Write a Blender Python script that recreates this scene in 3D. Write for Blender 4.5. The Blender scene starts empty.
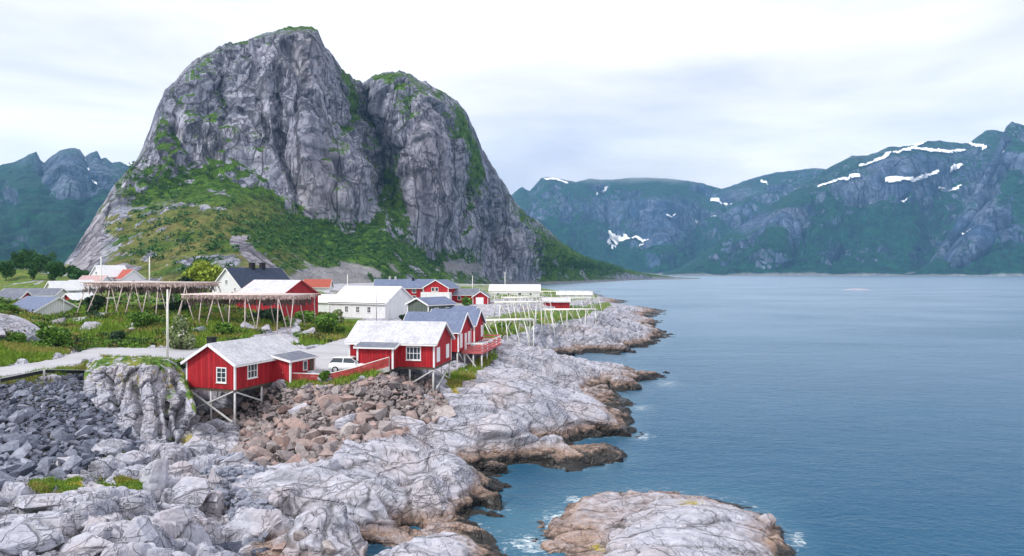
import bpy, bmesh, math, random
import numpy as np
from mathutils import Vector, Matrix

random.seed(7)
rng = np.random.default_rng(7)
SC = bpy.context.scene
COL = SC.collection
R = math.radians

# ------------------------------------------------------------------ camera
CAMH, F, CX, HY = 16.0, 683.0, 512.0, 272.0      # eye height (bridge deck), focal length and horizon in pixels
cam = bpy.data.cameras.new('camera')
cam.sensor_width = 36.0
cam.lens = F / 1024 * 36.0
cam.shift_y = -6.0 / 1024
cam.clip_start = 0.5
cam.clip_end = 40000
cam_o = bpy.data.objects.new('camera', cam)
cam_o.location = (0, 0, CAMH)
cam_o.rotation_euler = (R(90), 0, 0)
COL.objects.link(cam_o)
SC.camera = cam_o

# ------------------------------------------------------------------ world: overcast sky
SUN_EL, SUN_AZ = 46.0, 236.0        # azimuth clockwise from +Y: behind the camera, over the left shoulder
world = bpy.data.worlds.new('World')
SC.world = world
world.use_nodes = True
wt = world.node_tree
wt.nodes.clear()
w_out = wt.nodes.new('ShaderNodeOutputWorld')
w_bg = wt.nodes.new('ShaderNodeBackground')
w_bg.inputs['Strength'].default_value = 0.1
sky = wt.nodes.new('ShaderNodeTexSky')
sky.sky_type = 'NISHITA'
sky.sun_disc = False
sky.sun_elevation = R(SUN_EL)
sky.sun_rotation = R(SUN_AZ)
w_tc = wt.nodes.new('ShaderNodeTexCoord')
w_map = wt.nodes.new('ShaderNodeMapping')
w_map.inputs['Scale'].default_value = (1.0, 1.0, 4.2)
w_map.inputs['Location'].default_value = (0.6, 0.25, 0.1)
wt.links.new(w_tc.outputs['Generated'], w_map.inputs['Vector'])
w_n = wt.nodes.new('ShaderNodeTexNoise')
w_n.inputs['Scale'].default_value = 1.9
w_n.inputs['Detail'].default_value = 7
w_n.inputs['Roughness'].default_value = 0.5
w_n.inputs['Distortion'].default_value = 0.35
wt.links.new(w_map.outputs['Vector'], w_n.inputs['Vector'])
w_r = wt.nodes.new('ShaderNodeValToRGB')
w_r.color_ramp.elements[0].position = 0.36
w_r.color_ramp.elements[0].color = (0.575, 0.58, 0.645, 1)
w_r.color_ramp.elements[1].position = 0.62
w_r.color_ramp.elements[1].color = (1.05, 1.0, 0.99, 1)
wt.links.new(w_n.outputs['Fac'], w_r.inputs['Fac'])
w_mul = wt.nodes.new('ShaderNodeVectorMath')
w_mul.operation = 'SCALE'
w_mul.inputs['Scale'].default_value = 10.4
wt.links.new(w_r.outputs['Color'], w_mul.inputs[0])
w_mix = wt.nodes.new('ShaderNodeMix')
w_mix.data_type = 'RGBA'
w_mix.inputs['Factor'].default_value = 0.93
wt.links.new(sky.outputs['Color'], w_mix.inputs['A'])
wt.links.new(w_mul.outputs['Vector'], w_mix.inputs['B'])
wt.links.new(w_mix.outputs['Result'], w_bg.inputs['Color'])
wt.links.new(w_bg.outputs['Background'], w_out.inputs['Surface'])

sun = bpy.data.lights.new('sun', 'SUN')
sun.energy = 2.4
sun.angle = R(11)
sun.color = (1.0, 0.97, 0.92)
sun_o = bpy.data.objects.new('sun', sun)
az, el = R(SUN_AZ), R(SUN_EL)
sdir = Vector((math.sin(az) * math.cos(el), math.cos(az) * math.cos(el), math.sin(el)))
sun_o.rotation_euler = sdir.to_track_quat('Z', 'Y').to_euler()
sun_o.location = sdir * 50
COL.objects.link(sun_o)

SC.view_settings.view_transform = 'Standard'
SC.view_settings.look = 'None'
SC.view_settings.exposure = 0.50
SC.view_settings.gamma = 1.0
SC.view_settings.use_curve_mapping = False
SC.render.engine = 'CYCLES'
SC.cycles.use_denoising = True
SC.cycles.max_bounces = 6
SC.cycles.diffuse_bounces = 3
SC.cycles.glossy_bounces = 3
SC.cycles.transmission_bounces = 3
SC.cycles.volume_bounces = 3
SC.cycles.transparent_max_bounces = 8

# ------------------------------------------------------------------ small helpers
def P(px, py, z):
    """the point of height z that the photograph shows at pixel (px, py)"""
    d = (CAMH - z) * F / (py - HY)
    return Vector(((px - CX) / F * d, d, z))

def D(px, py, d):
    """the point at depth d on the line of sight of pixel (px, py)"""
    return Vector(((px - CX) / F * d, d, CAMH - (py - HY) / F * d))

def tag(o, label=None, cat=None, group=None, kind=None):
    if label: o['label'] = label
    if cat: o['category'] = cat
    if group: o['group'] = group
    if kind: o['kind'] = kind
    return o

def empty(name, loc=(0, 0, 0), rz=0.0):
    o = bpy.data.objects.new(name, None)
    o.empty_display_size = 0.3
    o.location = loc
    o.rotation_euler = (0, 0, rz)
    COL.objects.link(o)
    return o

class MB:
    def __init__(s):
        s.v, s.f = [], []
    def poly(s, pts):
        b = len(s.v); s.v += [tuple(p) for p in pts]; s.f.append(tuple(range(b, b + len(pts))))
    def hexa(s, lo, hi):
        b = len(s.v); s.v += [tuple(p) for p in lo] + [tuple(p) for p in hi]
        s.f += [(b+3, b+2, b+1, b), (b+4, b+5, b+6, b+7)]
        for i in range(4):
            j = (i + 1) % 4
            s.f.append((b+i, b+j, b+4+j, b+4+i))
    def box(s, c, size):
        x, y, z = c; a, b_, c_ = size[0] / 2, size[1] / 2, size[2] / 2
        q = [(x-a, y-b_), (x+a, y-b_), (x+a, y+b_), (x-a, y+b_)]
        s.hexa([(u, v, z - c_) for u, v in q], [(u, v, z + c_) for u, v in q])
    def bar(s, p, q, w, h=None, up=(0, 0, 1)):
        h = h or w
        p, q = Vector(p), Vector(q)
        t = (q - p).normalized(); u = Vector(up)
        if abs(t.dot(u)) > 0.98: u = Vector((0, 1, 0))
        sd = t.cross(u).normalized(); n = sd.cross(t)
        o = [sd * -w/2 + n * -h/2, sd * w/2 + n * -h/2, sd * w/2 + n * h/2, sd * -w/2 + n * h/2]
        s.hexa([p + k for k in o], [q + k for k in o])
    def cyl(s, p, q, r0, r1=None, n=8):
        r1 = r0 if r1 is None else r1
        p, q = Vector(p), Vector(q)
        t = (q - p).normalized(); u = Vector((0, 0, 1)) if abs(t.z) < 0.95 else Vector((1, 0, 0))
        a = t.cross(u).normalized(); c = a.cross(t)
        b = len(s.v)
        for k in range(n):
            an = 2 * math.pi * k / n
            s.v.append(tuple(p + (a * math.cos(an) + c * math.sin(an)) * r0))
        for k in range(n):
            an = 2 * math.pi * k / n
            s.v.append(tuple(q + (a * math.cos(an) + c * math.sin(an)) * r1))
        for k in range(n):
            j = (k + 1) % n
            s.f.append((b+k, b+j, b+n+j, b+n+k))
        s.f.append(tuple(b + n - 1 - k for k in range(n)))
        s.f.append(tuple(b + n + k for k in range(n)))
    def build(s, name, mat, parent=None, smooth=False):
        me = bpy.data.meshes.new(name)
        me.from_pydata(s.v, [], s.f)
        bm = bmesh.new(); bm.from_mesh(me)
        bmesh.ops.recalc_face_normals(bm, faces=bm.faces)
        bm.to_mesh(me); bm.free()
        if smooth: me.shade_smooth()
        me.materials.append(mat)
        o = bpy.data.objects.new(name, me)
        COL.objects.link(o)
        if parent: o.parent = parent
        return o

def np_mesh(name, verts, faces, mat, parent=None, smooth=True, attrs=None):
    verts = np.asarray(verts, dtype=np.float32); faces = np.asarray(faces, dtype=np.int32)
    me = bpy.data.meshes.new(name)
    n = faces.shape[1]
    me.vertices.add(len(verts)); me.vertices.foreach_set('co', verts.ravel())
    me.loops.add(faces.size); me.loops.foreach_set('vertex_index', faces.ravel())
    me.polygons.add(len(faces))
    me.polygons.foreach_set('loop_start', np.arange(0, faces.size, n, dtype=np.int32))
    me.polygons.foreach_set('use_smooth', np.full(len(faces), smooth, dtype=bool))
    me.update(calc_edges=True)
    for k, a in (attrs or {}).items():
        at = me.attributes.new(k, 'FLOAT', 'POINT')
        at.data.foreach_set('value', np.asarray(a, dtype=np.float32).ravel())
    me.materials.append(mat)
    o = bpy.data.objects.new(name, me)
    COL.objects.link(o)
    if parent: o.parent = parent
    return o

# ------------------------------------------------------------------ numpy noise
def _hash(ix, iy, iz, seed):
    h = (ix.astype(np.uint32) * np.uint32(374761393) + iy.astype(np.uint32) * np.uint32(668265263)
         + iz.astype(np.uint32) * np.uint32(2147483647) + np.uint32((seed * 974711 + 1013904223) & 0xffffffff))
    h = (h ^ (h >> np.uint32(13))) * np.uint32(1274126177)
    h = (h ^ (h >> np.uint32(16))) * np.uint32(2246822519)
    return h ^ (h >> np.uint32(15))

_G = np.array([(1,1,0),(-1,1,0),(1,-1,0),(-1,-1,0),(1,0,1),(-1,0,1),(1,0,-1),(-1,0,-1),
               (0,1,1),(0,-1,1),(0,1,-1),(0,-1,-1),(1,1,0),(-1,1,0),(0,-1,1),(0,-1,-1)], dtype=np.float32)

def perlin(x, y, z, seed=0):
    x = np.asarray(x, np.float32); y = np.asarray(y, np.float32); z = np.broadcast_to(np.asarray(z, np.float32), x.shape)
    xi, yi, zi = np.floor(x), np.floor(y), np.floor(z)
    xf, yf, zf = x - xi, y - yi, z - zi
    xi, yi, zi = xi.astype(np.int64), yi.astype(np.int64), zi.astype(np.int64)
    u = xf**3 * (xf * (xf * 6 - 15) + 10); v = yf**3 * (yf * (yf * 6 - 15) + 10); w = zf**3 * (zf * (zf * 6 - 15) + 10)
    out = 0
    for a in (0, 1):
        for b in (0, 1):
            for c in (0, 1):
                g = _G[_hash(xi + a, yi + b, zi + c, seed) & np.uint32(15)]
                dt = g[..., 0] * (xf - a) + g[..., 1] * (yf - b) + g[..., 2] * (zf - c)
                out = out + dt * (u if a else 1 - u) * (v if b else 1 - v) * (w if c else 1 - w)
    return out

def fbm(x, y, z=0.0, octv=4, seed=0, gain=0.5, ridged=False):
    x = np.asarray(x); z = np.broadcast_to(np.asarray(z, dtype=np.float32), x.shape)
    s, a, f, tot = 0, 1.0, 1.0, 0
    for o in range(octv):
        n = perlin(x * f, y * f, z * f, seed + o * 17)
        if ridged: n = 1 - 2.4 * np.abs(n)
        s = s + a * n; tot += a; a *= gain; f *= 2.03
    return s / tot

def worley(x, y, seed=0):
    xi, yi = np.floor(x).astype(np.int64), np.floor(y).astype(np.int64)
    f1 = np.full(x.shape, 9.0); f2 = np.full(x.shape, 9.0); idv = np.zeros(x.shape)
    z0 = np.zeros_like(xi)
    for a in (-1, 0, 1):
        for b in (-1, 0, 1):
            cx, cy = xi + a, yi + b
            h = _hash(cx, cy, z0, seed); h2 = _hash(cx, cy, z0 + 7, seed)
            fx = cx + (h & np.uint32(0xffff)) / 65536.0; fy = cy + (h2 & np.uint32(0xffff)) / 65536.0
            dd = np.hypot(fx - x, fy - y)
            idn = ((h >> np.uint32(16)) & np.uint32(0xffff)) / 65536.0
            m = dd < f1
            f2 = np.where(m, f1, np.minimum(f2, dd))
            idv = np.where(m, idn, idv)
            f1 = np.where(m, dd, f1)
    return f1, f2, idv

def facets(x, y, z, seed, amp, tilt, tz=.5):
    """3D cells, each with its own height step and its own tilted plane; also the distance to the cell border"""
    xi, yi, zi = (np.floor(k).astype(np.int64) for k in (x, y, z))
    f1 = np.full(x.shape, 9.0, np.float32); f2 = f1.copy(); out = np.zeros(x.shape, np.float32)
    for a in (-1, 0, 1):
        for b in (-1, 0, 1):
            for c in (-1, 0, 1):
                cx, cy, cz = xi + a, yi + b, zi + c
                h = _hash(cx, cy, cz, seed); h2 = _hash(cx, cy, cz, seed + 1)
                dx = cx + (h & np.uint32(1023)) / 1024.0 - x; dy = cy + ((h >> np.uint32(10)) & np.uint32(1023)) / 1024.0 - y
                dz = cz + ((h >> np.uint32(20)) & np.uint32(1023)) / 1024.0 - z
                dd = np.sqrt(dx * dx + dy * dy + dz * dz)
                m = dd < f1
                f2 = np.where(m, f1, np.minimum(f2, dd)); f1 = np.where(m, dd, f1)
                t1 = (h2 & np.uint32(1023)) / 512.0 - 1; t2 = ((h2 >> np.uint32(10)) & np.uint32(1023)) / 512.0 - 1
                t3 = ((h2 >> np.uint32(20)) & np.uint32(1023)) / 512.0 - 1
                out = np.where(m, amp * t3 + tilt * (t1 * dx + t2 * dy + (t1 - t2) * tz * dz), out)
    e = f2 - f1
    return out * sstep(0.0, 0.13, e), e

def sstep(a, b, x):
    t = np.clip((x - a) / (b - a), 0, 1)
    return t * t * (3 - 2 * t)

def in_poly(px, py, poly):
    c = np.zeros(np.shape(px), bool)
    n = len(poly)
    for i in range(n):
        (x0, y0), (x1, y1) = poly[i], poly[(i + 1) % n]
        if y0 == y1: continue
        cond = ((y0 > py) != (y1 > py)) & (px < (x1 - x0) * (py - y0) / (y1 - y0) + x0)
        c ^= cond
    return c

def seg_dist(px, py, pts):
    """distance to a polyline and the position along it"""
    best = np.full(np.shape(px), 1e9)
    for (x0, y0), (x1, y1) in zip(pts[:-1], pts[1:]):
        dx, dy = x1 - x0, y1 - y0
        t = np.clip(((px - x0) * dx + (py - y0) * dy) / (dx * dx + dy * dy), 0, 1)
        best = np.minimum(best, np.hypot(px - x0 - t * dx, py - y0 - t * dy))
    return best

def interp(pts, x):
    pts = sorted(pts)
    return np.interp(x, [p[0] for p in pts], [p[1] for p in pts])

def grid_faces(nr, nc):
    i = np.arange(nr * nc, dtype=np.int32).reshape(nr, nc)
    return np.stack([i[:-1, :-1].ravel(), i[:-1, 1:].ravel(), i[1:, 1:].ravel(), i[1:, :-1].ravel()], 1)

def grid_normals(V):
    du = np.gradient(V, axis=1); dv = np.gradient(V, axis=0)
    n = np.cross(du, dv)
    n /= np.maximum(np.linalg.norm(n, axis=2, keepdims=True), 1e-9)
    return n

# ------------------------------------------------------------------ material helpers
class NT:
    def __init__(s, name):
        s.m = bpy.data.materials.new(name); s.m.use_nodes = True
        s.t = s.m.node_tree; s.t.nodes.clear()
        s.out = s.t.nodes.new('ShaderNodeOutputMaterial')
        s.b = s.t.nodes.new('ShaderNodeBsdfPrincipled')
        s.t.links.new(s.b.outputs[0], s.out.inputs['Surface'])
    def n(s, typ, **kw):
        x = s.t.nodes.new('ShaderNode' + typ)
        for k, v in kw.items(): setattr(x, k, v)
        return x
    def l(s, a, b): s.t.links.new(a, b)
    def pos(s, scale=(1, 1, 1), obj=False):
        if obj: src = s.n('TexCoord').outputs['Object']
        else: src = s.n('NewGeometry').outputs['Position']
        mp = s.n('Mapping'); mp.inputs['Scale'].default_value = scale
        s.l(src, mp.inputs['Vector']); return mp.outputs['Vector']
    def noise(s, vec, scale, detail=4, rough=0.55, dist=0.0):
        x = s.n('TexNoise'); x.inputs['Scale'].default_value = scale; x.inputs['Detail'].default_value = detail
        x.inputs['Roughness'].default_value = rough; x.inputs['Distortion'].default_value = dist
        s.l(vec, x.inputs['Vector']); return x.outputs['Fac']
    def voro(s, vec, scale, feature='F1', out='Distance', rnd=1.0):
        x = s.n('TexVoronoi', feature=feature); x.inputs['Scale'].default_value = scale
        x.inputs['Randomness'].default_value = rnd
        s.l(vec, x.inputs['Vector']); return x.outputs[out]
    def ramp(s, fac, stops):
        x = s.n('ValToRGB'); e = x.color_ramp.elements
        while len(e) < len(stops): e.new(0.5)
        for el, (p, c) in zip(e, stops):
            el.position = p; el.color = (c, c, c, 1) if not hasattr(c, '__len__') else (*c, 1)
        s.l(fac, x.inputs['Fac']); return x.outputs['Color']
    def mix(s, fac, a, b, mode='MIX'):
        x = s.n('Mix', data_type='RGBA', blend_type=mode)
        for sock, v in ((x.inputs['Factor'], fac), (x.inputs['A'], a), (x.inputs['B'], b)):
            if hasattr(v, 'default_value') or hasattr(v, 'is_linked'): s.l(v, sock)
            elif hasattr(v, '__len__'): sock.default_value = (*v, 1)
            else: sock.default_value = v
        return x.outputs['Result']
    def math(s, op, a, b=0.0, clamp=False):
        x = s.n('Math', operation=op); x.use_clamp = clamp
        for sock, v in zip(x.inputs, (a, b)):
            if hasattr(v, 'is_linked'): s.l(v, sock)
            else: sock.default_value = v
        return x.outputs[0]
    def attr(s, name):
        x = s.n('Attribute'); x.attribute_name = name; return x.outputs['Fac']
    def bump(s, h, strength=0.5, dist=0.1, prev=None):
        x = s.n('Bump'); x.inputs['Strength'].default_value = strength; x.inputs['Distance'].default_value = dist
        s.l(h, x.inputs['Height'])
        if prev is not None: s.l(prev, x.inputs['Normal'])
        return x.outputs['Normal']
    def done(s, color, rough=0.9, normal=None, spec=0.3):
        for nm, v in (('Base Color', color), ('Roughness', rough)):
            if hasattr(v, 'is_linked'): s.l(v, s.b.inputs[nm])
            elif hasattr(v, '__len__'): s.b.inputs[nm].default_value = (*v, 1)
            else: s.b.inputs[nm].default_value = v
        s.b.inputs['Specular IOR Level'].default_value = spec
        if normal is not None: s.l(normal, s.b.inputs['Normal'])
        return s.m

M = {}
def plain(name, col, rough=0.8, spec=0.3, var=0.15, scale=3.0, bump=0.0):
    t = NT(name); v = t.pos()
    nz = t.noise(v, scale, 5, 0.6)
    c = t.mix(t.ramp(nz, [(0.3, 0.0), (0.7, 1.0)]), [k * (1 - var) for k in col], [min(1, k * (1 + var)) for k in col])
    nm = t.bump(nz, bump, 0.05) if bump else None
    M[name] = t.done(c, rough, nm, spec)

def boards(name, col, scale=14.0, var=0.28, rough=0.75):
    """vertical painted boarding; object space so it follows each wall"""
    t = NT(name)
    v = t.pos((1, 1, 1), True)
    sx = t.n('SeparateXYZ'); t.l(v, sx.inputs[0])
    s_ = t.math('ADD', sx.outputs['X'], sx.outputs['Y'])
    ph = t.math('FRACT', t.math('MULTIPLY', s_, scale / 4))
    groove = t.ramp(ph, [(0.0, 0.0), (0.10, 1.0), (0.90, 1.0), (1.0, 0.0)])
    fl = t.math('FLOOR', t.math('MULTIPLY', s_, scale / 4))
    wn = t.n('TexWhiteNoise', noise_dimensions='1D'); t.l(fl, wn.inputs['W'])
    big = t.noise(t.pos((1, 1, 0.35), True), 1.7, 5, 0.65)
    c = t.mix(wn.outputs['Value'], [k * (1 - var) for k in col], [min(1, k * (1 + var * .6)) for k in col])
    c = t.mix(t.ramp(big, [(0.42, 0.0), (0.75, 0.55)]), c, [min(1, k * 1.15 + 0.03) for k in col])
    c = t.mix(t.math('MULTIPLY', t.math('SUBTRACT', 1.0, groove), 0.75), c, [k * 0.3 for k in col])
    wear = t.noise(t.pos((6, 6, 0.8), True), 1.0, 6, 0.7)
    c = t.mix(t.ramp(wear, [(0.52, 0.0), (0.72, 0.4)]), c, [k * 0.5 for k in col])
    nm = t.bump(groove, 0.8, 0.03)
    M[name] = t.done(c, rough, nm, 0.25)

boards('red_boards', (0.42, 0.016, 0.024))
boards('barn_red', (0.42, 0.024, 0.034))
boards('white_boards', (0.78, 0.79, 0.81), var=0.05)
boards('green_boards', (0.11, 0.135, 0.115))
plain('white_paint', (0.80, 0.80, 0.80), 0.55, var=0.05)
plain('pink_paint', (0.52, 0.13, 0.13), 0.7, var=0.2)
plain('red_paint', (0.37, 0.035, 0.04), 0.7, var=0.2)
plain('fence_red', (0.40, 0.060, 0.055), 0.75, var=0.35, scale=2.2)
plain('timber_pale', (0.60, 0.60, 0.60), 0.85, var=0.2)
plain('timber_rack', (0.62, 0.52, 0.50), 0.85, var=0.25)
plain('timber_bleached', (0.74, 0.73, 0.68), 0.85, var=0.12)
plain('timber_dark', (0.10, 0.085, 0.07), 0.9, var=0.3)
plain('concrete', (0.50, 0.49, 0.47), 0.9, var=0.15)
plain('black_metal', (0.015, 0.016, 0.018), 0.5, var=0.2)
plain('black_brick', (0.02, 0.02, 0.022), 0.9, var=0.3, scale=8)
plain('steel', (0.45, 0.46, 0.48), 0.45, 0.5, var=0.1)
plain('bark', (0.09, 0.07, 0.05), 0.95, var=0.3)
plain('rubber', (0.015, 0.015, 0.015), 0.8)
plain('car_paint', (0.80, 0.81, 0.82), 0.2, 0.6, var=0.01)
plain('tarp_white', (0.80, 0.80, 0.80), 0.8, var=0.08, scale=1.2)
plain('orange_tile', (0.36, 0.085, 0.06), 0.8, var=0.2)
plain('headlight', (0.6, 0.62, 0.65), 0.1, 0.6, var=0.05)

def glass(name, col):
    t = NT(name); t.b.inputs['Coat Weight'].default_value = 0.0
    M[name] = t.done(col, 0.08, None, 0.6)
glass('glass_dark', (0.035, 0.05, 0.065))

def slate(name, c0, c1, dark, scale=5.0, rough=0.75, spots=0.5):
    """roof covering of small overlapping slates, too small in the picture to pick apart"""
    t = NT(name); v = t.pos((1, 1, 1), True)
    vc = t.n('TexVoronoi'); vc.inputs['Scale'].default_value = scale
    t.l(v, vc.inputs['Vector'])
    hs = t.n('SeparateColor'); t.l(vc.outputs['Color'], hs.inputs[0])
    c = t.mix(hs.outputs[0], c0, c1)
    sp = t.ramp(t.noise(v, scale * 1.3, 5, 0.75), [(0.52, 0.0), (0.66, spots)])
    c = t.mix(sp, c, dark)
    big = t.noise(v, 0.7, 4, 0.6)
    c = t.mix(t.ramp(big, [(0.45, 0.0), (0.8, 0.5)]), c, dark)
    e = t.voro(v, scale, 'DISTANCE_TO_EDGE')
    sp = t.n('SeparateXYZ'); t.l(v, sp.inputs[0])
    crs = t.math('FRACT', t.math('MULTIPLY', sp.outputs['Z'], 5.2))                 # courses follow the slope
    c = t.mix(t.ramp(crs, [(0.0, 0.38), (0.16, 0.0)]), c, dark)
    st = t.noise(t.pos((2.6, 0.5, 0.5), True), 1.0, 5, 0.7)
    c = t.mix(t.ramp(st, [(0.5, 0.0), (0.75, 0.45)]), c, dark)
    nm = t.bump(t.math('ADD', t.ramp(e, [(0.0, 0.0), (0.12, 1.0)]), crs), 0.5, 0.03)
    M[name] = t.done(c, rough, nm, 0.3)
slate('slate_white', (0.66, 0.66, 0.70), (0.50, 0.51, 0.56), (0.24, 0.24, 0.28), spots=.7)
slate('slate_grey', (0.52, 0.52, 0.56), (0.66, 0.65, 0.68), (0.30, 0.30, 0.34))
slate('slate_dark', (0.030, 0.045, 0.085), (0.045, 0.062, 0.11), (0.02, 0.028, 0.05), 3.0)
slate('slate_blue', (0.13, 0.165, 0.27), (0.18, 0.22, 0.33), (0.09, 0.11, 0.18), 4.0)
slate('slate_porch', (0.10, 0.12, 0.17), (0.15, 0.17, 0.22), (0.30, 0.3, 0.32), 5.0)
slate('sheet_white', (0.80, 0.80, 0.82), (0.74, 0.75, 0.78), (0.55, 0.56, 0.6), 1.2, spots=0.25)
slate('roof_pink', (0.55, 0.38, 0.38), (0.5, 0.33, 0.33), (0.3, 0.2, 0.2), 2.0)

def leaf(name, c0, c1, trans=0.25):
    t = NT(name)
    g = t.n('NewGeometry')
    nz = t.noise(t.pos(), 0.8, 3, 0.6)
    f = t.math('ADD', t.math('MULTIPLY', g.outputs['Random Per Island'], 0.65), t.math('MULTIPLY', nz, 0.5), True)
    c = t.mix(f, c0, c1)
    t.b.inputs['Transmission Weight'].default_value = 0.0
    M[name] = t.done(c, 0.7, None, 0.2)
leaf('leaf_green', (0.022, 0.070, 0.010), (0.15, 0.29, 0.035))
leaf('leaf_dark', (0.012, 0.030, 0.016), (0.035, 0.075, 0.03))
leaf('leaf_yellow', (0.16, 0.22, 0.02), (0.34, 0.42, 0.05))
leaf('leaf_pale', (0.08, 0.14, 0.04), (0.30, 0.36, 0.16))
leaf('leaf_blossom', (0.55, 0.55, 0.45), (0.75, 0.74, 0.65))
leaf('leaf_hill', (0.020, 0.065, 0.020), (0.060, 0.16, 0.035))
leaf('grass_blade', (0.05, 0.14, 0.012), (0.26, 0.37, 0.04))
leaf('fish_dry', (0.22, 0.16, 0.15), (0.78, 0.62, 0.58))
leaf('fish_old_shaded', (0.012, 0.010, 0.010), (0.17, 0.12, 0.11))  # lower-tier fish: age and the shade under the rack put into one dark colour
leaf('leaf_brown', (0.05, 0.05, 0.015), (0.17, 0.14, 0.045))
leaf('grass_dry', (0.25, 0.20, 0.05), (0.42, 0.36, 0.12))

def ground_material():
    t = NT('shore_ground')
    v = t.pos()
    sx = t.n('SeparateXYZ'); t.l(v, sx.inputs[0])
    n1 = t.noise(v, 0.30, 5, 0.6, 0.4); n2 = t.noise(v, 1.4, 6, 0.65, 0.6); n3 = t.noise(v, 6.0, 6, 0.7)
    streak = t.noise(t.pos((0.5, 1.2, 3.0)), 1.3, 5, 0.65, 1.0)
    pale = t.mix(t.ramp(n2, [(0.30, 0.0), (0.70, 1.0)]), (0.31, 0.32, 0.39), (0.53, 0.53, 0.595))
    pale = t.mix(t.ramp(n3, [(0.46, 0.0), (0.72, 0.6)]), pale, (0.24, 0.245, 0.29))
    pale = t.mix(t.ramp(n1, [(0.48, 0.0), (0.72, 0.5)]), pale, (0.46, 0.375, 0.355))
    lich = t.noise(v, 3.2, 9, 0.8, 0.3)
    pale = t.mix(t.ramp(lich, [(0.58, 0.0), (0.68, 0.55)]), pale, (0.11, 0.11, 0.125))
    brown = t.mix(t.ramp(streak, [(0.3, 0.0), (0.7, 1.0)]), (0.12, 0.072, 0.05), (0.36, 0.25, 0.20))
    brown = t.mix(t.ramp(n3, [(0.45, 0.0), (0.7, 0.6)]), brown, (0.52, 0.42, 0.37))
    wet = (0.018, 0.017, 0.016)
    # tidal zones: weed and wet rock, then bare brown rock, then lichen-bleached rock
    zz = t.math('ADD', sx.outputs['Z'], t.math('MULTIPLY', t.math('SUBTRACT', n2, 0.5), 1.3))
    zz = t.math('ADD', zz, t.math('MULTIPLY', t.math('SUBTRACT', n1, 0.5), 1.2))
    zz = t.math('SUBTRACT', zz, t.attr('tide'))
    f_br = t.ramp(t.math('MULTIPLY', zz, 0.25), [(0.10, 0.0), (0.32, 1.0)])
    f_wet = t.ramp(t.math('MULTIPLY', zz, 0.25), [(0.01, 0.0), (0.09, 1.0)])
    rock = t.mix(f_br, brown, pale)
    rock = t.mix(f_wet, wet, rock)
    # joints: dark lichen and soil in the cracks of the rock
    def joints(sc, vec_scale, width, warp, wsc, rot):
        mp = t.n('Mapping'); mp.inputs['Rotation'].default_value = rot
        t.l(v, mp.inputs['Vector'])
        m2 = t.n('Mapping'); m2.inputs['Scale'].default_value = vec_scale; t.l(mp.outputs['Vector'], m2.inputs['Vector'])
        nc = t.n('TexNoise'); nc.inputs['Scale'].default_value = wsc; nc.inputs['Detail'].default_value = 4; t.l(v, nc.inputs['Vector'])
        va = t.n('VectorMath', operation='MULTIPLY_ADD'); va.inputs[1].default_value = (warp, warp, warp)
        t.l(nc.outputs['Color'], va.inputs[0]); t.l(m2.outputs['Vector'], va.inputs[2])
        e = t.voro(va.outputs['Vector'], sc, 'DISTANCE_TO_EDGE')
        return t.ramp(e, [(0.0, 1.0), (width * .45, 0.75), (width, 0.0)])
    def seams(sc, vec_scale, width, rot, dist=0.15, det=4):
        mp = t.n('Mapping'); mp.inputs['Rotation'].default_value = rot; t.l(v, mp.inputs['Vector'])
        m2 = t.n('Mapping'); m2.inputs['Scale'].default_value = vec_scale; t.l(mp.outputs['Vector'], m2.inputs['Vector'])
        nz = t.noise(m2.outputs['Vector'], sc, det, 0.5, dist)
        return t.ramp(t.math('ABSOLUTE', t.math('SUBTRACT', nz, 0.5)), [(0.0, 1.0), (width * .5, 0.6), (width, 0.0)])
    j_big = joints(0.22, (0.45, 1.2, 1.4), 0.016, 1.8, 0.35, (0.2, 0.1, R(14)))
    j_mid = joints(0.62, (0.45, 1.3, 1.3), 0.022, 1.2, 0.6, (-0.2, 0.3, R(-25)))
    s_a = seams(0.55, (0.22, 1.0, 1.5), 0.012, (0.25, 0.1, R(12)))
    s_b = seams(1.5, (0.25, 1.0, 1.5), 0.016, (0.3, 0.15, R(18)))
    s_c = seams(0.45, (1.2, 0.35, 0.6), 0.006, (0.1, 0.2, R(-20)))
    msk = t.ramp(t.noise(v, 0.22, 4, 0.6), [(0.44, 0.0), (0.56, 1.0)])
    msk2 = t.ramp(t.noise(v, 0.37, 4, 0.6), [(0.46, 0.0), (0.60, 1.0)])
    jt = t.math('MAXIMUM', t.math('MULTIPLY', j_big, 0.85), t.math('MULTIPLY', t.math('MULTIPLY', j_mid, msk), 0.55))
    jt = t.math('MAXIMUM', jt, t.math('MAXIMUM', t.math('MULTIPLY', t.math('MULTIPLY', s_a, msk), 0.7), t.math('MULTIPLY', t.math('MULTIPLY', s_b, t.math('MULTIPLY', msk2, msk)), 0.5)))
    jt = t.math('MAXIMUM', jt, t.math('MULTIPLY', s_c, 0.5))
    rock = t.mix(t.math('MULTIPLY', jt, 0.50), rock, (0.045, 0.040, 0.040))
    rock = t.mix(t.math('MULTIPLY', t.attr('crack'), 0.85), rock, (0.035, 0.033, 0.032))
    # grass and moss
    gcol = t.mix(t.ramp(n2, [(0.35, 0.0), (0.68, 1.0)]), (0.025, 0.08, 0.012), (0.13, 0.24, 0.03))
    gcol = t.mix(t.ramp(t.noise(v, 0.5, 5, 0.7), [(0.45, 0.0), (0.68, 1.0)]), gcol, (0.24, 0.22, 0.05))
    gf = t.math('ADD', t.attr('grass'), t.math('MULTIPLY', t.math('SUBTRACT', n3, 0.5), 0.9))
    gf = t.ramp(gf, [(0.42, 0.0), (0.58, 1.0)])
    c = t.mix(gf, rock, gcol)
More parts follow.
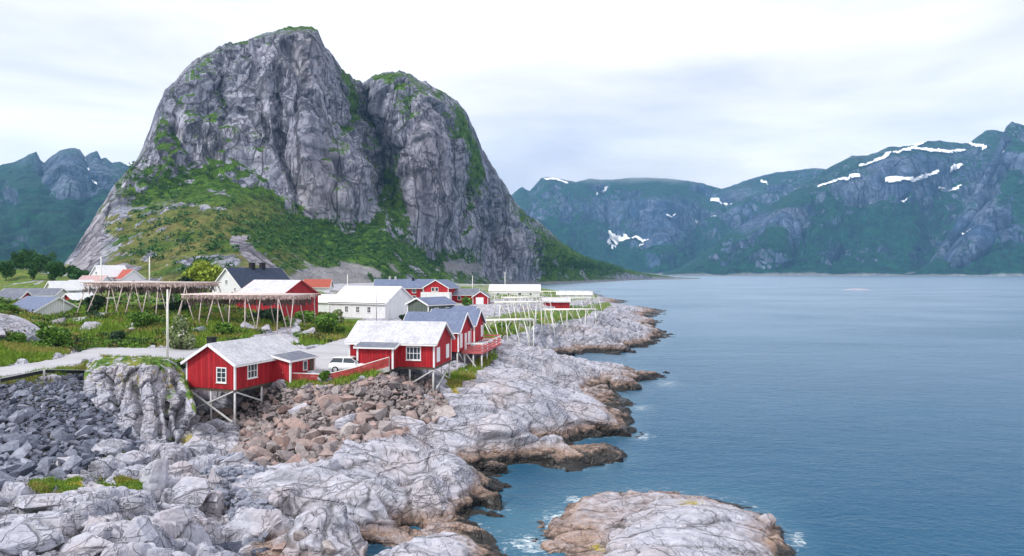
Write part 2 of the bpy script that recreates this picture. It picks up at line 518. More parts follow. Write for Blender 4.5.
    moss = t.math('ADD', t.attr('moss'), t.math('MULTIPLY', t.math('SUBTRACT', t.noise(v, 2.6, 6, 0.75), 0.5), 2.2))
    c = t.mix(t.ramp(moss, [(0.62, 0.0), (0.85, 0.9)]), c, t.mix(n3, (0.17, 0.17, 0.02), (0.46, 0.34, 0.03)))
    # gravel and soil between houses
    grav = t.mix(n3, (0.30, 0.29, 0.28), (0.56, 0.55, 0.54))
    c = t.mix(t.attr('gravel'), c, grav)
    rub = t.mix(n3, (0.02, 0.02, 0.02), (0.07, 0.065, 0.06))  # near-black ground paints the shade into the gaps between rubble boulders
    c = t.mix(t.attr('rubble'), c, rub)
    b0 = t.bump(t.math('SUBTRACT', 1.0, jt), 0.9, 0.16)
    b1 = t.bump(n2, 0.25, 0.12, b0)
    b3 = t.bump(t.noise(v, 3.5, 9, 0.75, 0.5), 0.5, 0.06, b1)
    rr = t.ramp(f_wet, [(0.0, 0.35), (1.0, 0.92)])
    M['ground'] = t.done(c, rr, b3, 0.3)
ground_material()

def boulder_material(name, c0, c1, dark, warm=None):
    t = NT(name)
    oi = t.n('ObjectInfo')
    v = t.pos()
    n2 = t.noise(v, 2.2, 6, 0.65, 0.5); n3 = t.noise(v, 9.0, 5, 0.7)
    c = t.mix(oi.outputs['Random'], c0, c1)
    if warm:
        f = t.math('FRACT', t.math('MULTIPLY', oi.outputs['Random'], 7.31))
        c = t.mix(t.ramp(f, [(0.35, 0.0), (0.75, 1.0)]), c, warm)
    c = t.mix(t.ramp(n2, [(0.42, 0.0), (0.7, 0.7)]), c, dark)
    c = t.mix(t.ramp(n3, [(0.5, 0.0), (0.72, 0.5)]), c, [min(1, k * 1.35) for k in c1])
    b = t.bump(n2, 0.5, 0.15); b = t.bump(t.noise(v, 7, 7, 0.7), 0.5, 0.05, b)
    M[name] = t.done(c, 0.9, b, 0.3)
boulder_material('boulder_grey', (0.075, 0.09, 0.13), (0.30, 0.32, 0.39), (0.05, 0.058, 0.085))
boulder_material('boulder_red', (0.17, 0.145, 0.15), (0.44, 0.40, 0.40), (0.11, 0.09, 0.085), (0.36, 0.25, 0.225))
boulder_material('boulder_pale', (0.30, 0.305, 0.36), (0.52, 0.515, 0.56), (0.15, 0.155, 0.19))

def road_material():
    t = NT('road_surface'); v = t.pos()
    n = t.noise(v, 0.6, 5, 0.6); n2 = t.noise(v, 14, 4, 0.7)
    c = t.mix(n, (0.36, 0.36, 0.39), (0.52, 0.52, 0.55))
    c = t.mix(t.ramp(n2, [(0.4, 0.0), (0.7, 0.35)]), c, (0.26, 0.26, 0.28))
    pt = t.noise(t.pos((0.25, 1.0, 1.0)), 0.35, 5, 0.65)
    c = t.mix(t.ramp(pt, [(0.48, 0.0), (0.62, 0.55)]), c, (0.30, 0.30, 0.32))
    M['road'] = t.done(c, 0.92, t.bump(n2, 0.2, 0.02), 0.2)
road_material()

def mountain_material(name, rock0, rock1, rock2, g0, g1, scale=1.0, dry=(0.20, 0.17, 0.06)):
    t = NT(name); v = t.pos()
    sv = t.pos((1.0, 1.0, 0.28))
    n_big = t.noise(sv, 0.018 * scale, 6, 0.62, 0.8)
    n_mid = t.noise(sv, 0.07 * scale, 7, 0.68, 0.5)
    n_fin = t.noise(t.pos((1.0, 1.0, 0.55)), 0.35 * scale, 7, 0.75, 0.3)
    n_str = t.noise(t.pos((1.0, 1.0, 0.14)), 0.22 * scale, 6, 0.7, 0.6)
    rock = t.mix(t.ramp(n_big, [(0.36, 0.0), (0.64, 1.0)]), rock0, rock1)
    rock = t.mix(t.ramp(n_mid, [(0.50, 0.0), (0.70, 0.85)]), rock, rock2)
    rock = t.mix(t.ramp(n_fin, [(0.48, 0.0), (0.72, 0.6)]), rock, [k * 0.45 for k in rock0])
    rock = t.mix(t.ramp(n_str, [(0.52, 0.0), (0.66, 0.75)]), rock, [k * 0.38 for k in rock0])
    rock = t.mix(t.ramp(n_str, [(0.30, 0.55), (0.44, 0.0)]), rock, [min(1, k * 1.35) for k in rock1])
    rock = t.mix(t.math('MULTIPLY', t.attr('pink'), 0.6), rock, t.mix(n_mid, (0.46, 0.40, 0.42), (0.34, 0.29, 0.31)))
    rock = t.mix(t.math('MULTIPLY', t.attr('crack'), 0.7), rock, [k * 0.22 for k in rock0])
    def joints(sc, vec_scale, width, warp, wsc, shear):
        m2 = t.n('Mapping'); m2.inputs['Scale'].default_value = vec_scale; m2.inputs['Rotation'].default_value = (0, shear, 0); t.l(v, m2.inputs['Vector'])
        nc = t.n('TexNoise'); nc.inputs['Scale'].default_value = wsc; nc.inputs['Detail'].default_value = 5; t.l(v, nc.inputs['Vector'])
        va = t.n('VectorMath', operation='MULTIPLY_ADD'); va.inputs[1].default_value = (warp, warp, warp)
        t.l(nc.outputs['Color'], va.inputs[0]); t.l(m2.outputs['Vector'], va.inputs[2])
        return t.ramp(t.voro(va.outputs['Vector'], sc, 'DISTANCE_TO_EDGE'), [(0.0, 1.0), (width * .5, 0.7), (width, 0.0)])
    def seams(sc, vec_scale, width, shear):
        m2 = t.n('Mapping'); m2.inputs['Scale'].default_value = vec_scale; m2.inputs['Rotation'].default_value = (0, shear, 0); t.l(v, m2.inputs['Vector'])
        return t.ramp(t.math('ABSOLUTE', t.math('SUBTRACT', t.noise(m2.outputs['Vector'], sc, 6, 0.55, 0.4), 0.5)), [(0.0, 1.0), (width * .5, 0.7), (width, 0.0)])
    ja = joints(0.04 * scale, (1.0, 0.6, 0.13), 0.030, 12.0 / scale, 0.03 * scale, 0.10)
    jb = t.math('MAXIMUM', seams(0.09 * scale, (1.0, 0.8, 0.16), 0.022, 0.15), seams(0.16 * scale, (1.0, 0.8, 0.14), 0.020, -0.12))
    jc = seams(0.05 * scale, (0.35, 0.5, 1.0), 0.012, 0.55)
    mk = t.ramp(t.noise(v, 0.02 * scale, 4, 0.6), [(0.42, 0.15), (0.58, 1.0)])
    jt = t.math('MAXIMUM', ja, t.math('MAXIMUM', t.math('MULTIPLY', jb, mk), t.math('MULTIPLY', jc, 0.7)))
    rock = t.mix(t.math('MULTIPLY', jt, 0.8), rock, [k * 0.16 for k in rock0])
    gc = t.mix(t.ramp(n_fin, [(0.3, 0.0), (0.7, 1.0)]), g0, g1)
    gc = t.mix(t.ramp(t.noise(v, 0.11 * scale, 6, 0.7), [(0.46, 0.0), (0.62, 0.85)]), gc, [k * 0.6 for k in g0])
    gc = t.mix(t.math('MULTIPLY', t.attr('dry'), t.ramp(n_mid, [(0.35, 0.25), (0.6, 1.0)])), gc, t.mix(n_fin, dry, [k * 1.5 for k in dry]))
    gf = t.math('ADD', t.attr('grass'), t.math('MULTIPLY', t.math('SUBTRACT', n_fin, 0.5), 2.0))
    c = t.mix(t.ramp(gf, [(0.40, 0.0), (0.62, 1.0)]), rock, gc)
    c = t.mix(t.attr('scree'), c, t.mix(n_fin, (0.24, 0.235, 0.25), (0.40, 0.385, 0.40)))
    b = t.bump(t.math('SUBTRACT', 1.0, jt), 0.8, 3.0 / scale); b = t.bump(n_mid, 0.7, 5.0 / scale, b); b = t.bump(t.noise(t.pos((1, 1, 0.5)), 0.16 * scale, 9, 0.72, 0.4), 0.9, 3.0 / scale, b)
    M[name] = t.done(c, 0.95, b, 0.15)
mountain_material('mountain_rock', (0.24, 0.26, 0.35), (0.53, 0.53, 0.61), (0.085, 0.10, 0.145), (0.018, 0.075, 0.010), (0.14, 0.26, 0.03))
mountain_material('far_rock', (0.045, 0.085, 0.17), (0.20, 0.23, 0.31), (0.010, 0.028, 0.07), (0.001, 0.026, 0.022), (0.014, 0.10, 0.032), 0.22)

t = NT('snow'); M['snow'] = t.done((0.85, 0.87, 0.90), 0.7)

def water_material():
    t = NT('fjord_water'); v = t.pos()
    n0 = t.noise(t.pos((0.35, 1.0, 1.0)), 0.035, 4, 0.6, 0.6)
    n1 = t.noise(t.pos((0.55, 1.0, 1.0)), 0.55, 5, 0.62, 0.8)
    n2 = t.noise(t.pos((0.7, 1.0, 1.0)), 2.1, 6, 0.65, 0.8)
    n3 = t.noise(t.pos((0.6, 1.0, 1.0)), 0.13, 4, 0.6, 0.5)
    deep = t.mix(n0, (0.006, 0.056, 0.115), (0.012, 0.092, 0.180))
    c = t.mix(t.math('MULTIPLY', t.attr('shallow'), 0.55), deep, (0.07, 0.18, 0.25))
    fo = t.math('ADD', t.attr('foam'), t.math('MULTIPLY', t.math('SUBTRACT', t.noise(t.pos((.7, 1.2, 1)), 2.2, 9, 0.78, 0.6), 0.5), 2.4))
    fo = t.ramp(fo, [(0.60, 0.0), (1.05, 0.9)])
    c = t.mix(fo, c, (0.78, 0.84, 0.86))
    wind = t.ramp(t.noise(t.pos((0.5, 1.0, 1.0)), 0.018, 5, 0.6, 0.8), [(0.38, 0.45), (0.62, 1.0)])
    b = t.bump(n3, 0.5, 0.40); b = t.bump(t.math('MULTIPLY', n1, wind), 0.75, 0.30, b); b = t.bump(t.math('MULTIPLY', n2, wind), 1.0, 0.14, b)
    # water body seen from above, mirror of the sky towards grazing sight
    t.t.nodes.remove(t.b)
    df = t.n('BsdfDiffuse'); t.l(c, df.inputs['Color']); t.l(b, df.inputs['Normal'])
    gl = t.n('BsdfGlossy'); gl.inputs['Roughness'].default_value = 0.30; gl.inputs['Color'].default_value = (0.80, 0.91, 1.0, 1); t.l(b, gl.inputs['Normal'])
    fr = t.n('Fresnel'); fr.inputs['IOR'].default_value = 1.33; t.l(b, fr.inputs['Normal'])
    fac = t.ramp(fr.outputs['Fac'], [(0.0, 0.0), (0.06, 0.02), (0.20, 0.11), (0.45, 0.41), (1.0, 0.82)])
    fac = t.math('MULTIPLY', fac, t.math('SUBTRACT', 1.0, fo))
    mx = t.n('MixShader'); t.l(fac, mx.inputs[0]); t.l(df.outputs[0], mx.inputs[1]); t.l(gl.outputs[0], mx.inputs[2])
    t.l(mx.outputs[0], t.out.inputs['Surface'])
    M['water'] = t.m
water_material()

# ------------------------------------------------------------------ the headland (ground the village stands on)
CP = [  # pixel x, pixel y, height above the sea
 # land outside the frame on the near left
 (-160,556,4.5),(-160,470,4.2),(-160,400,6.2),(-60,556,4.2),(-60,480,4),(-60,420,5),(-60,385,6.4),(-100,372,6.8),(-60,352,8),
 # grey rubble slope
 (0,372,6.5),(0,383,6.2),(0,420,4.6),(0,455,3.6),(30,380,6.3),(60,366,6.6),(60,377,6.3),(60,405,5.0),(60,430,4.0),(60,470,3.2),
 (100,400,4.8),(100,430,3.6),(110,455,2.8),(30,440,3.9),
 # near left slabs
 (20,500,3.8),(60,500,3.9),(100,490,3.2),(60,556,3.8),(0,556,4.2),(0,500,4.0),(140,500,2.9),(140,556,3.3),(180,470,2.4),(180,520,2.7),
 (200,556,2.6),(60,610,3.8),(160,610,3.2),(-40,620,4.2),(215,450,2.2),(215,490,1.7),(225,520,1.3),(245,545,0.5),(240,556,0.4),(270,556,0.2),
 # knob
 (100,362,6.6),(140,360,6.7),(175,362,6.5),(95,380,5.6),(140,385,5.0),(120,410,3.8),(150,440,1.8),(180,405,3.6),(185,380,5.6),(165,425,2.4),
 # under the first cabin
 (205,408,2.9),(237,430,1.5),(262,404,3.4),(205,432,2.0),(250,442,1.8),(220,425,1.9),(275,385,5.0),
 # red rubble slope
 (300,387,5.1),(300,415,3.6),(300,440,2.4),(300,460,2.0),(340,385,5.3),(345,410,4.0),(345,440,2.6),(390,378,6.0),(385,400,4.6),(385,425,3.2),
 (430,400,3.7),(440,415,3.4),(415,425,2.9),
 # pale dome A and its seaward face
 (330,468,2.7),(300,480,2.6),(280,500,2.4),(330,500,2.9),(370,490,2.7),(300,520,1.9),(350,520,2.0),(280,535,0.8),(310,545,0.2),(350,548,0.1),
 (395,515,1.2),(400,535,-0.2),(380,552,-0.3),(255,470,1.9),(255,500,1.6),
 # pale dome B
 (400,438,3.0),(440,452,2.9),(370,450,2.6),(420,470,2.9),(460,470,2.5),(490,482,1.6),(507,492,-0.15),(520,495,-0.9),(530,505,-1.3),(480,509,-0.15),(500,515,-1.0),(450,500,1.0),(415,492,1.4),
 (395,487,1.5),(415,505,0.3),(450,517,0.7),(472,522,-0.2),(430,522,0.3),
 # near mound C
 (420,535,1.3),(390,556,1.5),(400,545,1.5),(440,546,1.6),(455,538,1.0),(480,548,0.7),(450,600,1.4),(380,600,1.3),(500,556,0.2),(520,556,-0.5),(560,600,-1.0),(365,556,0.4),(300,575,0.3),(320,620,1.0),
 (250,620,2.0),
 # point E
 (470,385,4.2),(480,400,4.0),(500,420,3.4),(480,428,2.6),(550,430,2.5),(600,432,1.5),(520,428,2.9),(635,437,0.0),(600,453,-0.1),(550,464,-0.1),(510,468,-0.2),
 (600,446,0.7),(550,455,0.9),(500,458,1.0),(470,452,1.4),(450,440,2.0),(460,464,0.4),(440,455,1.2),(490,468,0.0),(475,477,-0.4),
 (520,385,4.1),(560,400,3.1),(600,417,1.8),(540,408,3.3),(600,403,0.8),(632,408,-0.1),(585,397,1.6),(645,425,-0.8),(650,445,-1.2),
 # point F
 (500,350,5.6),(540,360,4.3),(580,370,3.0),(620,378,1.6),(658,380,0.0),(600,391,-0.2),(640,387,-0.1),(565,392,0.6),(560,382,2.4),(600,383,1.3),
 (530,372,4.0),(475,374,3.9),(455,380,4.2),(590,397,-0.6),(620,397,-0.9),(675,382,-1.2),
 # point G
 (540,320,6.6),(580,318,6.0),(620,322,4.2),(645,330,1.6),(560,335,3.6),(600,340,2.2),(600,354,-0.1),(545,346,1.2),(520,340,4.0),(640,345,0.4),
 (655,341,-0.1),(575,350,0.5),(560,358,-0.4),(600,362,-1.0),(500,335,5.2),(660,330,-1.0),(635,350,-0.4),(530,352,1.8),(600,325,4.6),(570,310,6.3),(610,308,4.5),
 (648,320,-0.5),(625,304,-0.4),(612,300,-0.6),(600,297,1.5),(608,292,-0.5),(590,293,-0.3),(560,291,3.0),(575,288,-0.5),(640,308,-2.0),(620,295,-2.0),
 # village ground
 (320,365,5.9),(300,378,5.3),(340,375,5.7),(385,366,6.3),(340,345,6.3),(400,330,6.6),(430,345,6.4),(360,320,6.8),(300,345,6.5),(270,345,6.6),(300,326,6.9),
 (450,345,5.8),(450,320,6.4),(190,352,6.4),(80,352,6.6),(120,348,6.8),(150,345,6.9),(230,345,6.7),
 # hillock with the fish racks
 (150,320,9.0),(150,336,7.6),(200,315,9.0),(230,325,8.0),(100,310,9.9),(60,330,7.7),(60,345,6.9),(20,312,9.6),(20,335,8.2),(0,300,10.8),(40,345,7.1),(0,355,7.2),
 (180,308,9.7),(120,312,9.6),(250,318,8.4),(300,318,7.6),(280,312,8.0),(210,303,10.2),(240,300,9.6),(90,300,9.8),(50,324,7.4),
 (320,318,7.2),(330,310,7.4),
 # farther village
 (450,300,7.0),(480,306,6.6),(520,300,6.6),(560,298,6.2),(590,300,4.6),(400,300,8.0),(350,300,8.2),(300,296,9.6),(420,310,6.9),(510,318,6.6),(480,325,6.3),
 (500,290,7.0),(540,289,6.0),(300,287,11.0),(200,290,11.5),(100,285,11.5),(0,285,12.0),(400,288,8.8),(-80,300,11),(-120,285,12),(-100,330,9.5),
 (40,273,16.0),(20,270,17.0),(80,276,14.0),(-40,272,16),(520,286,6.5),(480,285.5,8.0),
 # open water
 (540,480,-2.5),(600,480,-3),(700,450,-3),(700,400,-3),(700,360,-3),(700,330,-3),(700,310,-3),(560,520,-2.5),(520,500,-2),(700,300,-3),(700,292,-3),
 (660,400,-2.5),(680,420,-3),(520,478,-1.2),(700,556,-3),(600,600,-3),(650,300,-3),(640,292,-3),(620,286,-3),
]
cp = np.array(CP)
cz = cp[:, 2]
cd = np.where(cp[:, 1] > HY + 1.5, (CAMH - cz) * F / np.maximum(cp[:, 1] - HY, 1.5), 230.0)
cd = np.minimum(cd, 560)
cu = (cp[:, 0] - CX) / F
cl = np.log(cd)
EPS = 0.022
def _phi(a, b): return np.sqrt(a * a + b * b + EPS * EPS)
_A = np.ones((len(cp) + 1, len(cp) + 1)); _A[-1, -1] = 0
_A[:-1, :-1] = _phi(cu[:, None] - cu[None], cl[:, None] - cl[None]) + np.eye(len(cp)) * -0.0015
_W = np.linalg.solve(_A, np.append(cz, 0))

def base_height(X, Y):
    u = X / Y; l = np.log(Y)
    out = np.full(np.shape(X), _W[-1], dtype=np.float64)
    for k in range(len(cp)):
        out += _W[k] * _phi(u - cu[k], l - cl[k])
    return out

def blob(px, py, x, y, rx, ry):
    return np.exp(-(((px - x) / rx) ** 2 + ((py - y) / ry) ** 2))

GREY_RUBBLE = [(-170,384),(60,378),(92,368),(97,385),(118,425),(150,447),(120,458),(85,470),(50,478),(-10,490),(-170,520)]
RED_RUBBLE = [(196,428),(200,412),(236,408),(246,396),(262,386),(300,386),(330,386),(392,372),(428,380),(448,400),(452,415),(420,428),(400,434),(350,444),(330,458),(270,468),(235,462),(240,432),(215,425)]
GRASSES = [  # pixel polygons where turf grows
 [(-170,262),(30,262),(95,268),(100,288),(-170,294)],
 [(-170,378),(0,378),(45,374),(88,364),(92,368),(60,377),(0,384),(-170,392)],
 [(-170,350),(0,366),(55,358),(88,347),(190,348),(235,342),(300,322),(330,318),(330,332),(290,345),(400,345),(320,290),(200,288),(60,290),(-170,285)],
 [(300,316),(345,330),(340,338),(300,340)],
 [(100,357),(175,357),(190,362),(178,368),(145,368),(118,366)],
 [(440,378),(470,366),(492,352),(500,358),(488,365),(470,382),(452,392)],
 [(480,318),(610,302),(612,306),(590,318),(520,328),(500,334),(470,330)],
 [(300,296),(420,284),(560,286),(600,296),(590,302),(480,300),(420,312)],
 [(468,326),(500,322),(540,318),(530,330),(500,338),(475,340)],
 [(95,447),(125,444),(130,449),(110,453)],[(24,482),(60,476),(84,482),(80,496),(58,488),(30,490)],
 [(92,482),(130,480),(140,488),(118,494)],[(285,379),(326,383),(392,366),(392,372),(330,387),(285,385)],
]
MOSSES = [(75,483,14,4),(65,500,12,3.5),(125,482,12,4),(140,481,8,3),(118,370,10,8),(135,385,14,12),(150,372,12,6),(178,395,10,9),(188,440,10,10),(232,545,6,5),
          (455,392,6,4),(470,383,7,4),(160,475,8,4),(20,470,10,4),(165,385,5,12),(120,395,6,10)]
ROADS = [
 [(-170,392),(-170,368),(0,367.5),(55,359.5),(80,351),(92,347.5),(190,348.5),(240,344),(282,346),(300,352),(345,338),(372,331),(392,327),(430,321),(455,317),(470,318),(420,328),(385,341),
  (352,348),(360,360),(386,363),(326,379),(290,377),(262,372),(196,360),(172,361),(150,359.5),(100,357.5),(86,363),(45,371),(0,376.5)],
 [(300,352),(262,330)],
]

def pix(X, Y, Z):
    return CX + F * X / Y, HY + F * (CAMH - Z) / Y

def ground_field(X, Y, islet=False, base=None):
    z = base_height(X, Y) if base is None else base
    px, py = pix(X, Y, z)
    road = in_poly(px, py, ROADS[0]).astype(float) * (Y > 50)
    grass = np.zeros_like(z)
    jx = 9 * fbm(X * .5, Y * .5, 0.0, 4, 401); jy = 5 * fbm(X * .5, Y * .5, 3.0, 4, 403)
    jk = np.clip(60 / Y, .35, 1.4)
    for g in GRASSES: grass = np.maximum(grass, in_poly(px + jx * jk * 1.6, py + jy * jk * 1.6, g).astype(float))
    grass *= (1 - road)
    rub_g = in_poly(px, py, GREY_RUBBLE) & (Y < 75)
    rub_r = in_poly(px, py, RED_RUBBLE) & (Y < 75)
    rub = (rub_g | rub_r).astype(float)
    if islet:
        road *= 0; grass *= 0; rub *= 0
    village = sstep(74, 80, Y) * sstep(350, 340, py) * sstep(510, 460, px)
    flat = np.clip(road + 0.75 * village, 0, 1)
    moss = np.zeros_like(z)
    if not islet:
        for (a, b, c, d) in MOSSES: moss = np.maximum(moss, blob(px, py, a, b, c, d))
    # ---- rock relief in metres
    wx = X + 0.8 * fbm(X * 0.35, Y * 0.35, 1.0, 3, 3); wy = Y + 0.8 * fbm(X * 0.35, Y * 0.35, 5.0, 3, 4)
    left = sstep(265, 215, px) * sstep(432, 455, py)            # rounded blocks of the near left shore
    ca, sa = math.cos(R(28)), math.sin(R(28))
    rx, ry = wx * ca + wy * sa, -wx * sa + wy * ca
    f1, f2, idv = worley(rx * 0.36, ry * 0.58, 11)
    edge = f2 - f1
    big = (idv - 0.3) * 0.8 * sstep(0.0, 0.16, edge) + 0.62 * (sstep(0.0, 0.32, edge) - 1) - 0.5 * np.clip(f1 - 0.25, 0, 1) ** 2
    g1, g2, gid = worley(rx * 1.05 + 7, ry * 1.5, 23)
    gedge = g2 - g1
    mid = (gid - 0.5) * 0.30 * sstep(0.0, 0.2, gedge) + 0.26 * (sstep(0.0, 0.25, gedge) - 1)
    # folded strata of the points: long ledges running seaward
    cb, sb = math.cos(R(-20)), math.sin(R(-20))
    ux, uy = wx * cb + wy * sb, -wx * sb + wy * cb
    h1, h2, hid = worley(ux * 0.16 + 3, uy * 0.55, 31)
    hedge = h2 - h1
    strata = (hid - 0.5) * 0.45 * sstep(0.0, 0.12, hedge) + 0.35 * (sstep(0.0, 0.10, hedge) - 1)
    k1, k2, kid = worley(ux * 0.40 + 3, uy * 0.85, 37)
    kedge = k2 - k1
    # dipping beds: each climbs in a step that faces the camera, then falls away gently
    def beds(lam, seed, soft=0.10):
        ph = uy / lam + 1.1 * fbm(X * 0.07, Y * 0.07, 4.0, 3, seed) + 0.25 * fbm(X * 0.5, Y * 0.5, 4.0, 3, seed + 1)
        n_ = np.floor(ph); s_ = ph - n_
        amp = 0.35 + 0.65 * perlin(n_ * 3.7 + 0.5, X * 0.12, 0.5, seed + 2) + 0.35
        return (sstep(0, soft, s_) - s_) * np.clip(amp, 0.05, 1.2), sstep(0, soft * .5, s_) * sstep(soft * 1.4, soft * .6, s_) * np.clip(amp, 0, 1)
    bd1, be1 = beds(3.4, 131, 0.08); bd2, be2 = beds(1.25, 141, 0.12)
    strata2 = bd1 * 0.62 + bd2 * 0.24 + (kid - 0.5) * 0.22 * sstep(0.0, 0.15, kedge) + 0.20 * (sstep(0.0, 0.09, kedge) - 1)
    fine = 0.14 * fbm(X * 0.8, Y * 0.8, 2.0, 5, 41) + 0.05 * fbm(X * 2.6, Y * 2.6, 2.0, 4, 43, ridged=True)
    far_k = np.clip(Y / 70, 0.6, 2.2)
    relief = left * (big * 1.15 + mid * 0.45) + (1 - left) * (strata * 0.30 + strata2 * 0.35) * far_k + fine * .25
    brk = sstep(-0.15, 0.15, fbm(X * 0.3, Y * 0.3, 6.0, 3, 151))
    crack = np.clip(left * ((1 - sstep(0.0, 0.10, edge)) + 0.35 * (1 - sstep(0.0, 0.07, gedge)) * brk)
                    + (1 - left) * np.maximum.reduce([0.8 * (1 - sstep(0.0, 0.05, hedge)), 0.75 * brk * (1 - sstep(0.0, 0.07, kedge)), 0.55 * be1, 0.35 * be2 * brk]), 0, 1)
    soft = np.clip(grass * 0.72 + flat, 0, 1)
    relief *= (1 - soft) * (1 - 0.75 * rub)
    crack *= (1 - np.clip(grass + flat + rub, 0, 1))
    hum = grass * (0.35 * fbm(X * 0.22, Y * 0.22, 3.0, 4, 61) + 0.12 * fbm(X, Y, 3.0, 3, 67)) * (1 - flat)
    relief = relief * sstep(-2.5, -0.4, z)
    zz = z + relief
    # bedding: the slope breaks into ledges
    off = 1.3 * fbm(X * 0.06, Y * 0.06, 7.0, 3, 411) + 0.30 * fbm(X * 0.45, Y * 0.45, 7.0, 4, 413) + 0.05 * X
    st = 0.62 + 0.25 * perlin(X * 0.05, Y * 0.05, 2.5, 415)
    q_ = (zz + off) / st; n_ = np.floor(q_); fr = q_ - n_
    led = (n_ + sstep(0.52, 0.98, fr)) * st - off
    kled = 0.55 * sstep(2.4, 1.2, z) * (1 - left * .75) * (1 - soft) * (1 - rub) * sstep(-1.5, -0.6, z)
    crack = np.maximum(crack, kled * 0.75 * sstep(0.50, 0.56, fr) * sstep(0.72, 0.60, fr) * brk)
    zz = zz * (1 - kled) + led * kled + hum - rub * 0.25
    soft3 = np.clip(grass * 0.85 + flat + rub * .8, 0, 1)
    grass = grass * (1 - 0.6 * sstep(0.60, 0.74, fbm(X * 0.12, Y * 0.12, 2.0, 5, 71, 0.6) + 0.5))
    # turf in the joints of the near left slabs
    grass = np.maximum(grass, left * 0.8 * (1 - sstep(0.02, 0.16, edge)) * sstep(200, 120, px) * sstep(0.4, 0.55, fbm(X * 0.2, Y * 0.2, 1.0, 3, 73) + 0.5))
    gravel = np.clip(village * 0.8 * sstep(0.52, 0.6, fbm(X * 0.06, Y * 0.06, 9.0, 3, 79) + 0.5) + 0.0, 0, 1) * (px > 330) * (1 - road)
    tide = 0.45 * sstep(440, 480, px) + 0.1 - 2.2 * left - 0.9 * blob(px, py, 430, 550, 60, 14)
    rough3 = (1 - soft3) * sstep(-1.6, -0.7, z) * (1 - 0.35 * left)
    return zz, dict(rough=rough3, grass=grass, crack=crack, gravel=gravel, rubble=rub, moss=moss, tide=tide), road

def make_grid(px0, px1, dpx, d0, d1, k, split=None, k2=None):
    u = np.arange(px0, px1 + dpx, dpx)
    nr = int(math.log((split or d1) / d0) / k) + 1
    d = d0 * np.exp(np.arange(nr) * k)
    if split: d = np.concatenate([d, d[-1] * np.exp(np.arange(1, int(math.log(d1 / d[-1]) / k2) + 2) * k2)])
    Y = np.repeat(d[:, None], len(u), 1)
    X = (u[None] - CX) / F * Y
    return u, d, X, Y

GU, GD, GX, GY = make_grid(-170, 700, 1.6, 23, 560, 0.0027, 78, 0.006)
GL = np.log(GD)
GB = base_height(GX, GY)
GZ, GA, GROAD = ground_field(GX, GY, base=GB)
# roadway stays level with its verge
GZs = np.where(GROAD > 0, GB, GZ)
GZ = GZs

def ground_z(x, y):
    iu = ((x / y) * F + CX - GU[0]) / (GU[1] - GU[0]); l_ = math.log(y); a_ = int(np.clip(np.searchsorted(GL, l_) - 1, 0, len(GL) - 2)); idd = a_ + (l_ - GL[a_]) / (GL[a_ + 1] - GL[a_])
    iu = min(max(iu, 0), len(GU) - 1.001); idd = min(max(idd, 0), len(GD) - 1.001)
    a, b = int(idd), int(iu); fa, fb = idd - a, iu - b
    return float(GZ[a, b] * (1-fa) * (1-fb) + GZ[a, b+1] * (1-fa) * fb + GZ[a+1, b] * fa * (1-fb) + GZ[a+1, b+1] * fa * fb)

def on_ground(px, py):
    """where the line of sight of a pixel meets the headland"""
    d = 24.0
    while d < 550:
        x = (px - CX) / F * d
        if CAMH - (py - HY) / F * d <= ground_z(x, d): break
        d *= 1.004
    return Vector(((px - CX) / F * d, d, ground_z((px - CX) / F * d, d)))

def chisel(X, Y, Z, att, k=1.0):
    """break the smooth rock into tilted facets and joints, moved along the surface normal so that steep faces keep their detail"""
    V = np.stack([X, Y, Z], -1); N = grid_normals(V); N *= np.sign(N[..., 2:3])
    m = (att['rough'] > .02) & (Y < 260) & (Z > -1.6)
    x, y, z = X[m], Y[m], Z[m]
    ca, sa = math.cos(R(-14)), math.sin(R(-14))
    w = .5 * fbm(x * .4, y * .4, z * .4, 3, 501)
    u_, v_ = x * ca + y * sa + w, -x * sa + y * ca + w * .6
    s = np.clip(y / 60, .75, 2.2)                       # coarser blocks where only coarse ones can be seen
    px, py = CX + F * x / y, HY + F * (CAMH - z) / y
    slab = np.clip(sstep(425, 470, px) * sstep(475, 455, py) + blob(px, py, 330, 480, 50, 18) + (1 - sstep(30, 60, y)) * 0, 0, 1) if k == 1.0 else np.full(x.shape, .6)
    slab = slab * sstep(.2, 1.6, z)                     # broad smooth slabs above, broken rock along the tide line
    f_a, e_a = facets(u_ / 5.5, v_ / 2.3, z / 2.2, 503, .30, .9)
    f_b, e_b = facets(u_ / 1.15, v_ / .7, z / .62, 505, .12, .30)
    fine = .10 * fbm(x * 1.1, y * 1.1, z * 1.1, 4, 507) + .05 * fbm(x * 3, y * 3, z * 3, 3, 509, .5, True)
    wb = (1 - .85 * slab)
    wbk = 1.0
    d = f_a * s * .8 + f_b * np.clip(s, .8, 1.4) * wb + fine * (.35 + .65 * wb) - .14 * (1 - sstep(0, .10, e_a))
    disp = np.zeros(X.shape); disp[m] = d * att['rough'][m] * k
    q = np.pad(disp, 1, mode='edge'); disp = (q[:-2, 1:-1] + q[2:, 1:-1] + q[1:-1, :-2] + q[1:-1, 2:] + 4 * q[1:-1, 1:-1]) / 8
    V = V + N * disp[..., None]
    cr = np.zeros(X.shape); brk = sstep(-.2, .15, fbm(x * .3, y * .3, z * .3, 3, 511))
    cr[m] = .8 * (1 - sstep(.0, .06, e_a)) * att['rough'][m]
    att['crack'] = np.clip(np.maximum(att['crack'] * .6, cr), 0, 1)
    return V

